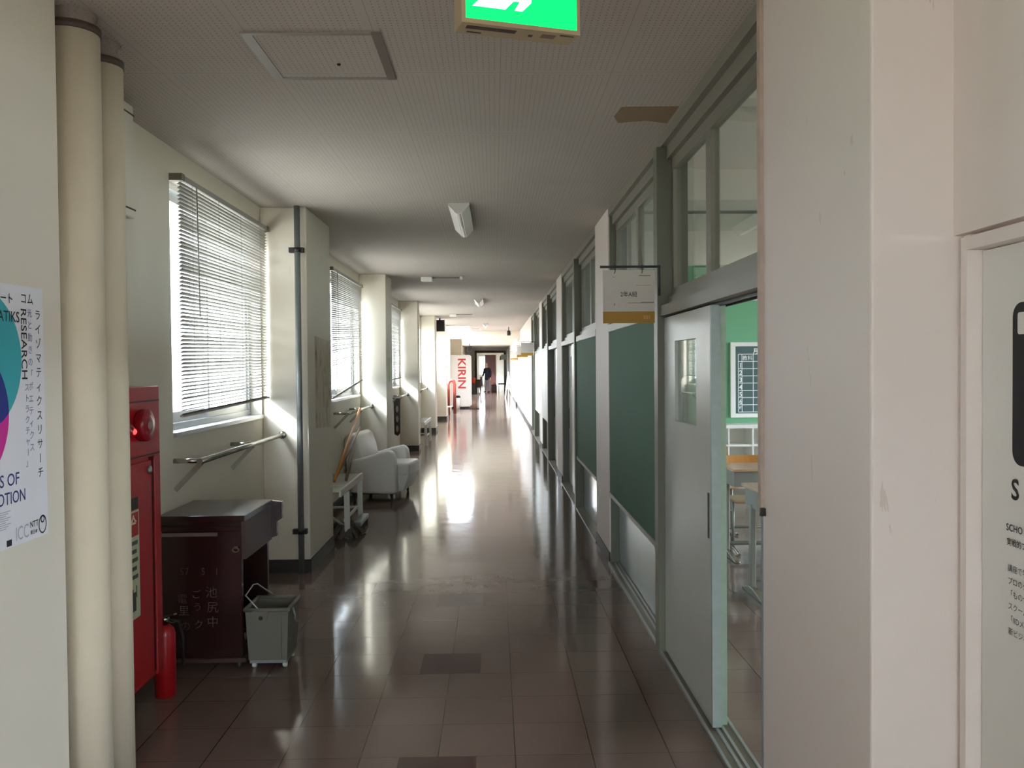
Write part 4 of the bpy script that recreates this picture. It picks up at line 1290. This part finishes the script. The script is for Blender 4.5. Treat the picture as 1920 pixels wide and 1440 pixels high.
c1 = ceiling_box(-0.89, 11.45, 'white ceiling box with thin twin conduits, between the first and second lamps')
dup(c1, (-0.93, 19.6, ZC), 'white ceiling box with thin conduits, beyond the second lamp')
dup(c1, (-0.90, 27.2, ZC), 'faint white ceiling box close to the bright beam')

# exit sign
ex_ang = math.atan2(0.10, 0.33)
es = thing('exit_sign', 'green lit emergency exit sign in a cream case hanging from the ceiling', 'sign', (-0.078, 2.30, 2.441), ex_ang)
W_, H_, T_ = 0.338, 0.225, 0.082
MB().box(0, W_, 0.004, T_, 0, H_).build('case', M_CREAMCASE, es, local=True, bevel=0.003)
MB().box(0, W_, 0, 0.004, 0, 0.012).box(0, W_, 0, 0.004, H_ - 0.012, H_).box(0, 0.011, 0, 0.004, 0.012, H_ - 0.012).box(W_ - 0.009, W_, 0, 0.004, 0.012, H_ - 0.012).build('bezel', M_CREAMCASE, es, local=True)
MB().box(0.011, W_ - 0.009, 0.001, 0.0045, 0.012, H_ - 0.012).build('green_panel', M_GREENLIT, es, local=True)
sy_ = MB()


def es_poly(pts):
    sy_.prism([(x, 0.0004, z) for x, z in pts], None, (0, 0.0004, 0))


es_poly([(0.030, 0.046), (0.122, 0.046), (0.145, 0.070), (0.165, 0.072), (0.165, 0.082), (0.145, 0.082), (0.140, 0.19), (0.055, 0.19), (0.055, 0.070)])
es_poly([(0.148, 0.046), (0.170, 0.046), (0.196, 0.072), (0.198, 0.110), (0.172, 0.110), (0.170, 0.084)])
es_poly([(0.19, 0.165), (0.205, 0.165), (0.213, 0.175), (0.213, 0.187), (0.205, 0.197), (0.19, 0.197), (0.182, 0.187), (0.182, 0.175)])
sy_.build('exit_symbol', M_WHITELIT, es, local=True)
vt = MB().box(0.02, 0.16, 0.018, 0.038, -0.0012, 0.0005).box(0.03, 0.07, 0.058, 0.064, -0.0012, 0.0005).box(0.20, 0.212, 0.035, 0.047, -0.0012, 0.0005).box(0.285, 0.325, 0.012, 0.018, -0.0012, 0.0005)
vt.build('vent_slots', M_COLLAR, es, local=True)
MB().box(0.235, 0.275, 0.02, 0.045, -0.001, 0.0005).build('switch_plate', mat('brown_plate', '7b6656', 0.5, 0.1), es, local=True)
for x_ in (0.09, 0.25):
    MB().tube([(x_, 0.04, H_), (x_, 0.04, ZC - 2.441)], 0.009, 8).build('hanger', M_CREAMCASE, es, local=True)


# ------------------------------------------------------------------ class signs
def class_sign(y, label, text=True):
    t = thing('class_sign', label, 'sign', (XR, y, 1.75), 0, 'hanging classroom signs')
    MB().box(0.557, XR + 0.0, y - 0.005, y + 0.005, 2.036, 2.048).box(0.861, 0.873, y - 0.005, y + 0.005, 1.915, 2.036).box(0.861, 0.873, y - 0.005, y + 0.03, 1.89, 1.925).build('bracket', M_BLACK, t)
    MB().box(0.571, 0.842, y - 0.004, y + 0.004, 1.808, 2.025).build('white_plate', M_SIGNW, t)
    MB().box(0.571, 0.842, y - 0.0045, y + 0.0045, 1.747, 1.808).build('ochre_band', M_YELLOW, t)
    sc_ = MB().box(0.70, 0.838, y - 0.0043, y - 0.004, 1.851, 1.854).box(0.77, 0.838, y - 0.0043, y - 0.004, 1.8535, 1.857).box(0.745, 0.825, y - 0.0043, y - 0.004, 1.944, 1.946)
    sc_.box(0.76, 0.82, y - 0.0043, y - 0.004, 1.992, 1.997).box(0.62, 0.635, y - 0.0043, y - 0.004, 1.987, 1.989).box(0.628, 0.634, y - 0.0043, y - 0.004, 1.84, 1.85)
    sc_.build('scratches', mat('sign_scratch', '8f867b', 0.7, 0.1, 40), t)
    for x_ in (0.632, 0.775):
        MB().tube([(x_, y, 2.052), (x_ + 0.004, y - 0.008, 2.045), (x_ + 0.002, y - 0.007, 2.018), (x_, y - 0.006, 2.006)], 0.0022, 6).build('hook', M_BLACK, t)
    if text:
        lettering([('2年A組', 0.031, (0.662, y - 0.0045, 1.887), PX, UZ, 0.9)], M_INK, t, 'lettering', bold=0.006)
        lettering([('301', 0.028, (0.780, y - 0.0052, 1.768), PX, UZ, 0.95)], M_SIGNGREY, t, 'lettering')
    return t


class_sign(4.50, 'white sign with ochre band reading 2年A組 and 301, hanging beside the sliding door')
s2 = class_sign(18.4, 'blank white sign with ochre band far along the partition, first beyond the sign reading 301', False)
dup(s2, (XR, 21.6, 1.75), 'blank white sign with ochre band, partly behind another blank sign far along')
dup(s2, (XR, 30.5, 1.75), 'small blank white sign with yellow band beyond the bright beam')

# ------------------------------------------------------------------ far zone
# stair recess: peach wall and red handrail
struct(MB().box(XL, XP - 0.12, Y_BEAM - 0.1, Y_BEAM + 0.3, 0, ZC).build('wall_left_stair', M_PEACH))
struct(MB().box(XL, -1.22, 32.3, 32.9, 0, 2.66).build('wall_left_pillar_far', M_WALL))
tag(MB().tube([(-1.50, 28.0, 0.0), (-1.50, 28.0, 0.95), (-1.47, 28.0, 1.05), (-1.39, 28.0, 1.08), (-1.32, 28.0, 1.05), (-1.30, 28.0, 0.95), (-1.30, 28.0, 0.0)], 0.05, 12).build('red_handrail', mat('red_handrail_paint', '7a2c24', 0.4, 0.1), at=(-1.4, 28.0, 0)),
    'red inverted-U handrail standing at the stair opening before the vending machine', 'handrail')
sw = thing('white_stool', 'tiny white stool at the foot of the red handrail', 'stool', (-1.45, 27.4, 0))
MB().box(-1.50, -1.36, 27.3, 27.5, 0.24, 0.27).build('seat', M_WHITE, sw)
for (x_, y_) in ((-1.49, 27.32), (-1.38, 27.32), (-1.49, 27.48), (-1.38, 27.48)):
    MB().box(x_ - 0.012, x_ + 0.012, y_ - 0.012, y_ + 0.012, 0, 0.24).build('leg', M_ALU, sw)
# vending machine
vm = thing('vending_machine', 'white drink vending machine with red letters down its side', 'vending machine', (-1.15, 31.9, 0))
MB().box(-1.60, -0.90, 31.5, 32.25, 0.06, 1.95).build('body', M_WHITE, vm, bevel=0.01)
MB().box(-0.90, -0.86, 31.52, 32.23, 0.10, 1.92).build('front_door', M_WHITE, vm, bevel=0.01)
MB().box(-1.58, -0.92, 31.54, 32.2, 0.0, 0.06).build('plinth', M_BLACK, vm)
lettering([('KIRIN', 0.40, (-1.325, 31.4985, 1.84), ND, PX, 1.12)], M_KIRINRED, vm, 'lettering', bold=0.018)
cb_ = MB().tube([(-1.22, 31.2, 0.012), (-1.0, 30.9, 0.012), (-0.85, 31.1, 0.012), (-0.75, 30.8, 0.012), (-0.55, 30.9, 0.012)], 0.015, 6)
tag(cb_.build('power_cable', M_BLACK, at=(-1.22, 31.2, 0)), 'black power cable lying on the floor before the vending machine', 'cable')
bn = thing('litter_bin', 'small white bin with black lid beside the vending machine foot', 'bin', (-1.33, 31.2, 0))
MB().lathe([(0.07, 0.0), (0.085, 0.40)], (-1.33, 31.2, 0), seg=16).build('drum', M_WHITE, bn)
MB().lathe([(0.09, 0.40), (0.09, 0.45), (0.05, 0.48), (0.0, 0.48)], (-1.33, 31.2, 0), seg=16).build('lid', M_BLACK, bn)


# black wall boxes
def speaker(x, y, zc_, label):
    t = thing('wall_speaker', label, 'speaker', (x, y, zc_), 0, 'black square ceiling speakers')
    MB().box(x - 0.12, x + 0.12, y, y + 0.12, zc_ - 0.14, zc_ + 0.14).build('cabinet', M_BLACK, t, bevel=0.005)
    MB().box(x - 0.095, x + 0.095, y - 0.004, y, zc_ - 0.125, zc_ + 0.125).build('grille', mat('black_grille_cloth', '15110f', 0.8, 0.2, 200), t)
    MB().box(x - 0.02, x + 0.02, y + 0.04, y + 0.08, zc_ + 0.14, ZC if y < 29 else 2.66).build('bracket', M_BLACK, t)
    return t


speaker(-1.335, 21.2, 2.535, 'square black speaker hanging from the ceiling at the fourth window pillar')
speaker(-1.22, 43.0, 2.40, 'smaller black speaker hanging far down, above the end doorway frame')
tag(MB().tube([(0.45, 26.3, ZC), (0.45, 26.3, 2.60)], 0.012, 8).lathe([(0.02, 2.62), (0.05, 2.60), (0.06, 2.50), (0.05, 2.46), (0.0, 2.46)], (0.45, 26.3, 0), seg=14).build('spot_lamp', M_BLACK, at=(0.45, 26.3, 2.5)),
    'small dark spot lamp hanging from the ceiling before the bright beam', 'lamp')
# white A-frame stand and a dark doorstop by the right wall
af = thing('white_easel', 'white A-frame easel standing by the white wall far down the corridor', 'easel', (0.72, 42.0, 0))
for (x_, y_) in ((0.52, 41.8), (0.84, 41.8), (0.68, 42.5)):
    MB().bar((x_, y_, 0.0), (0.68, 42.0, 1.25), 0.045, 0.03).build('leg', M_WHITE, af)
MB().box(0.53, 0.82, 41.78, 41.82, 0.42, 0.47).build('ledge', M_WHITE, af)
tag(MB().prism([(0.80, 33.0, 0.0), (0.86, 33.0, 0.0), (0.86, 33.0, 0.16), (0.82, 33.0, 0.13)], None, (0, 0.25, 0)).build('door_stop', M_BLACK, at=(0.83, 33, 0)),
    'small dark doorstop on the floor at the foot of the far white wall', 'doorstop')
# end of corridor: frame, lobby with brown door
ef = MB().box(-1.36, -1.22, Y_END, Y_END + 0.2, 0, 2.62).box(0.66, 0.80, Y_END, Y_END + 0.2, 0, 2.62).box(-1.22, 0.66, Y_END, Y_END + 0.2, 2.46, 2.62)
struct(ef.build('door_3_frame', mat('dark_end_frame', '57534c', 0.5, 0.1)))
struct(MB().box(-1.95, -1.36, Y_END, Y_END + 0.2, 0, 2.66).box(0.80, 1.1, Y_END, Y_END + 0.2, 0, 2.66).box(-1.36, 0.80, Y_END, Y_END + 0.2, 2.62, 2.66).build('wall_end', M_WALL))
struct(MB().box(-1.95, -1.2, 68.0, 68.2, 0, 2.66).box(-1.2, -0.75, 68.0, 68.2, 0, 0.9).box(-1.2, -0.75, 68.0, 68.2, 2.3, 2.66).box(-0.75, 1.1, 68.0, 68.2, 0, 2.66).build('wall_lobby', M_CLASSWHITE))
struct(MB().box(-0.72, 0.12, 67.94, 67.99, 0, 2.42).build('door_4', M_BROWNDOOR))
# things near the end
tbk = thing('brown_side_table', 'small brown table by the wall before the end doorway, behind a red pail', 'table', (-1.08, 54, 0))
MB().box(-1.34, -0.84, 53.6, 54.2, 0.66, 0.71).build('top', M_BROWNDOOR, tbk)
for (x_, y_) in ((-1.3, 53.65), (-0.88, 53.65), (-1.3, 54.15), (-0.88, 54.15)):
    MB().box(x_ - 0.03, x_ + 0.03, y_ - 0.03, y_ + 0.03, 0, 0.66).build('leg', M_BROWNDOOR, tbk)
MB().box(-1.3, -0.88, 53.66, 53.70, 0.2, 0.66).build('front_panel', mat('mid_brown_panel', '6b4a3a', 0.5, 0.1), tbk)
rb = thing('red_pail', 'red pail on a dark stand at the left of the end doorway', 'pail', (-1.24, 50.0, 0))
MB().box(-1.36, -1.14, 49.9, 50.2, 0, 0.55).build('stand', M_BLACK, rb)
MB().lathe([(0.11, 0.55), (0.15, 0.85), (0.15, 0.87), (0.13, 0.87)], (-1.23, 50.05, 0), seg=16).build('pail', mat('bright_red_pail', 'd04a35', 0.4, 0.08), rb)
bf = thing('brown_suitcase', 'dark brown case standing on the floor beside the person', 'case', (0.0, 52.0, 0))
MB().box(-0.20, 0.14, 51.95, 52.15, 0.0, 0.42).build('shell', M_BROWNDOOR, bf, bevel=0.02)
MB().tube([(-0.1, 52.05, 0.42), (-0.1, 52.05, 0.48), (0.04, 52.05, 0.48), (0.04, 52.05, 0.42)], 0.015, 8).build('handle', M_BLACK, bf)
ch = thing('black_office_chair', 'black padded chair by the wall near the end doorway', 'chair', (0.45, 52.0, 0))
MB().box(0.22, 0.68, 51.75, 52.25, 0.42, 0.50).build('seat', M_BLACK, ch, bevel=0.03)
MB().prism([(0.60, 51.78, 0.55), (0.66, 51.78, 0.55), (0.72, 51.78, 0.98), (0.66, 51.78, 0.98)], None, (0, 0.44, 0)).build('backrest', M_BLACK, ch, bevel=0.02)
for (x_, y_) in ((0.25, 51.8), (0.66, 51.8), (0.25, 52.2), (0.66, 52.2)):
    MB().tube([(x_, y_, 0.0), (x_, y_, 0.44)], 0.018, 8).build('leg', M_BLACK, ch)
MB().tube([(0.64, 51.82, 0.45), (0.68, 51.82, 0.6)], 0.016, 8).tube([(0.64, 52.18, 0.45), (0.68, 52.18, 0.6)], 0.016, 8).build('back_support', M_BLACK, ch)
wb = thing('wall_notice_box', 'white box on a grey post standing by the wall beside the end doorway', 'box', (0.70, 56.0, 0))
MB().box(0.42, 0.78, 55.95, 56.05, 1.95, 2.28).build('sign_box', M_WHITE, wb)
MB().box(0.66, 0.70, 55.97, 56.03, 0.0, 1.95).build('post', M_GALV, wb)
MB().box(0.36, 0.42, 55.95, 56.05, 1.93, 2.20).build('end_plate', M_BLACK, wb)

# ------------------------------------------------------------------ person
def skin_body(name, verts, edges, m, parent, root=0, local_off=(0, 0, 0), sub=1):
    me = bpy.data.meshes.new(name)
    me.from_pydata([v[:3] for v in verts], edges, [])
    o = bpy.data.objects.new(name, me)
    COL.objects.link(o)
    md_ = o.modifiers.new('skin', 'SKIN')
    md_.use_smooth_shade = True
    md_.branch_smoothing = 0.5
    for i, v in enumerate(verts):
        r = v[3]
        rr = r if isinstance(r, tuple) else (r, r)
        me.skin_vertices[0].data[i].radius = rr
        me.skin_vertices[0].data[i].use_root = (i == root)
    ss = o.modifiers.new('smooth', 'SUBSURF')
    ss.levels = ss.render_levels = sub
    bpy.context.view_layer.update()
    ev = o.evaluated_get(bpy.context.evaluated_depsgraph_get())
    nm = bpy.data.meshes.new_from_object(ev)
    bpy.data.objects.remove(o)
    nm.materials.clear()
    nm.materials.append(m)
    for p in nm.polygons:
        p.use_smooth = True
    ob = bpy.data.objects.new(name, nm)
    COL.objects.link(ob)
    ob.parent = parent
    ORG[ob.name] = ORG[parent.name]
    return ob


M_SKIN = mat('skin', 'd3a488', 0.5, 0.05, 8)
M_JACKET = mat('navy_black_jacket', '26242f', 0.8, 0.1, 20)
M_TROUSERS = mat('grey_trousers', '8d8a92', 0.8, 0.06, 20)
M_SHOE = mat('black_shoe_leather', '191516', 0.35, 0.05)
pe = thing('person', 'person in a dark jacket and grey trousers standing with a dark coat over one arm', 'person', (-0.42, 50.0, 0), -0.6)
V, Ed = [], []


def chain(pts, start=None):
    prev_ = start
    ids = []
    for p in pts:
        V.append(p)
        i = len(V) - 1
        if prev_ is not None:
            Ed.append((prev_, i))
        prev_ = i
        ids.append(i)
    return ids


# facing the camera (-y), turned a little; local coordinates
pel = chain([(0, 0, 0.93, (0.13, 0.09)), (0, 0.0, 1.10, (0.145, 0.10)), (0, 0.0, 1.28, (0.16, 0.11)), (0, 0.0, 1.40, (0.13, 0.09)), (0, -0.02, 1.46, 0.058), (-0.01, -0.035, 1.52, 0.06)])
hd_ = chain([(-0.02, -0.055, 1.575, (0.078, 0.092)), (-0.02, -0.055, 1.65, (0.088, 0.108)), (-0.02, -0.045, 1.715, (0.07, 0.088))], pel[-1])
for sx in (-1, 1):
    arm_ = [(sx * 0.18, 0.0, 1.39, 0.062), (sx * 0.235, 0.01, 1.15, 0.047)]
    arm_ += [(sx * 0.20 - 0.02, -0.14, 0.98, 0.037), (sx * 0.15 - 0.03, -0.22, 0.93, 0.027)] if sx < 0 else [(0.255, -0.03, 0.93, 0.036), (0.26, -0.05, 0.85, 0.027)]
    ids = chain(arm_, pel[3])
    wx, wy, wz = arm_[-1][:3]
    dx_, dy_, dz_ = (0.03, -0.07, -0.03) if sx < 0 else (0.0, -0.02, -0.08)
    palm = chain([(wx + dx_ * 0.8, wy + dy_ * 0.8, wz + dz_ * 0.8, (0.03, 0.018))], ids[-1])[0]
    px_, py_, pz_ = V[palm][:3]
    for k, l_ in enumerate((0.062, 0.075, 0.070, 0.055)):
        off = (k - 1.5) * 0.018
        ox, oy = (0.0, 0.0)
        if sx < 0:
            chain([(px_ + off, py_ - 0.02, pz_ - 0.012, 0.0085), (px_ + off + 0.006, py_ - 0.02 - l_ * 0.5, pz_ - 0.03, 0.008), (px_ + off + 0.01, py_ - 0.02 - l_ * 0.7, pz_ - 0.06, 0.007)], palm)
        else:
            chain([(px_, py_ + off, pz_ - 0.025, 0.0085), (px_ - 0.006, py_ + off, pz_ - 0.025 - l_ * 0.55, 0.008), (px_ - 0.02, py_ + off - 0.004, pz_ - 0.025 - l_ * 0.9, 0.007)], palm)
    if sx < 0:
        chain([(px_ + 0.032, py_ - 0.0, pz_ + 0.012, 0.0095), (px_ + 0.04, py_ - 0.04, pz_ + 0.012, 0.008)], palm)
    else:
        chain([(px_ - 0.012, py_ - 0.034, pz_ - 0.005, 0.0095), (px_ - 0.018, py_ - 0.045, pz_ - 0.04, 0.008)], palm)
for sx in (-1, 1):
    st_ = 0.02 * sx
    chain([(sx * 0.09, 0.0, 0.84, 0.075), (sx * 0.105, -0.01 + st_, 0.50, 0.058), (sx * 0.115, 0.02 + st_, 0.10, 0.038), (sx * 0.12, 0.01 + st_, 0.045, 0.036), (sx * 0.135, -0.12 + st_, 0.028, 0.03), (sx * 0.14, -0.17 + st_, 0.025, 0.022)], pel[0])
skin_body('body', V, Ed, M_SKIN, pe)
# jacket: a looser shell over torso and arms
V, Ed = [], []
t_ = chain([(0, 0, 0.70, (0.19, 0.14)), (0, 0, 0.80, (0.19, 0.14)), (0, 0.0, 1.10, (0.175, 0.13)), (0, 0.0, 1.28, (0.19, 0.135)), (0, 0.0, 1.40, (0.155, 0.11)), (0, -0.015, 1.465, 0.07)])
chain([(-0.185, 0.0, 1.39, 0.08), (-0.24, 0.01, 1.15, 0.065), (-0.215, -0.14, 0.98, 0.052), (-0.185, -0.205, 0.94, 0.045)], t_[4])
chain([(0.185, 0.0, 1.39, 0.08), (0.24, 0.01, 1.15, 0.065), (0.256, -0.03, 0.93, 0.052), (0.259, -0.045, 0.87, 0.045)], t_[4])
skin_body('jacket', V, Ed, M_JACKET, pe)
V, Ed = [], []
t_ = chain([(0, 0, 0.93, (0.165, 0.12)), (0, 0, 1.06, (0.155, 0.115)), (0, 0, 1.12, (0.15, 0.11))])
for sx in (-1, 1):
    st_ = 0.02 * sx
    chain([(sx * 0.092, 0.0, 0.82, 0.1), (sx * 0.107, -0.01 + st_, 0.50, 0.078), (sx * 0.116, 0.02 + st_, 0.10, 0.066), (sx * 0.117, 0.02 + st_, 0.075, 0.064)], t_[0])
skin_body('trousers', V, Ed, M_TROUSERS, pe)
for sx in (-1, 1):
    st_ = 0.02 * sx
    V, Ed = [], []
    chain([(sx * 0.12, 0.05 + st_, 0.05, 0.045), (sx * 0.125, -0.02 + st_, 0.05, 0.05), (sx * 0.137, -0.13 + st_, 0.042, 0.042), (sx * 0.142, -0.19 + st_, 0.036, 0.032)])
    skin_body('shoe', V, Ed, M_SHOE, pe)
hr = MB()
seg, rings = 20, 7
for j in range(rings):
    ph = j / (rings - 1) * 1.75
    for k in range(seg):
        th = 2 * math.pi * k / seg
        back = 0.5 + 0.5 * math.sin(th)
        ph2 = ph * (0.5 + 0.5 * back)
        hr.v.append(Vector((-0.02 + 0.083 * math.sin(ph2) * math.cos(th), -0.040 + 0.105 * math.sin(ph2) * math.sin(th), 1.645 + 0.115 * math.cos(ph2))))
for j in range(rings - 1):
    for k in range(seg):
        hr.f.append((j * seg + k, j * seg + (k + 1) % seg, (j + 1) * seg + (k + 1) % seg, (j + 1) * seg + k))
        hr.sm.append(True)
hr.build('hair', mat('short_grey_hair', '8f7d70', 0.8, 0.1, 60), pe, local=True)
fc = MB()
for sx in (-1, 1):
    fc.lathe([(0.0, -0.004), (0.009, -0.004), (0.011, 0.004)], (-0.02 + sx * 0.03, -0.146, 1.645), axis='y', seg=10)
fc.box(-0.044, 0.004, -0.142, -0.132, 1.578, 1.585)
fc.build('face_details', mat('eye_brown', '33231e', 0.4, 0.0), pe, local=True)
MB().add([(-0.02, -0.145, 1.64), (-0.034, -0.135, 1.605), (-0.006, -0.135, 1.605), (-0.02, -0.168, 1.608)], [(0, 1, 3), (0, 3, 2), (1, 2, 3), (0, 2, 1)]).build('nose', M_SKIN, pe, local=True)
tag(MB().prism([(-0.83, 49.70, 0.93), (-0.70, 49.68, 0.93), (-0.68, 49.68, 0.42), (-0.74, 49.68, 0.36), (-0.84, 49.70, 0.45)], None, (0, 0.07, 0)).build('folded_coat', M_BLACK, at=(-0.6, 49.74, 0.4), bevel=0.02),
    'black folded coat hanging over the arm of the person', 'coat')
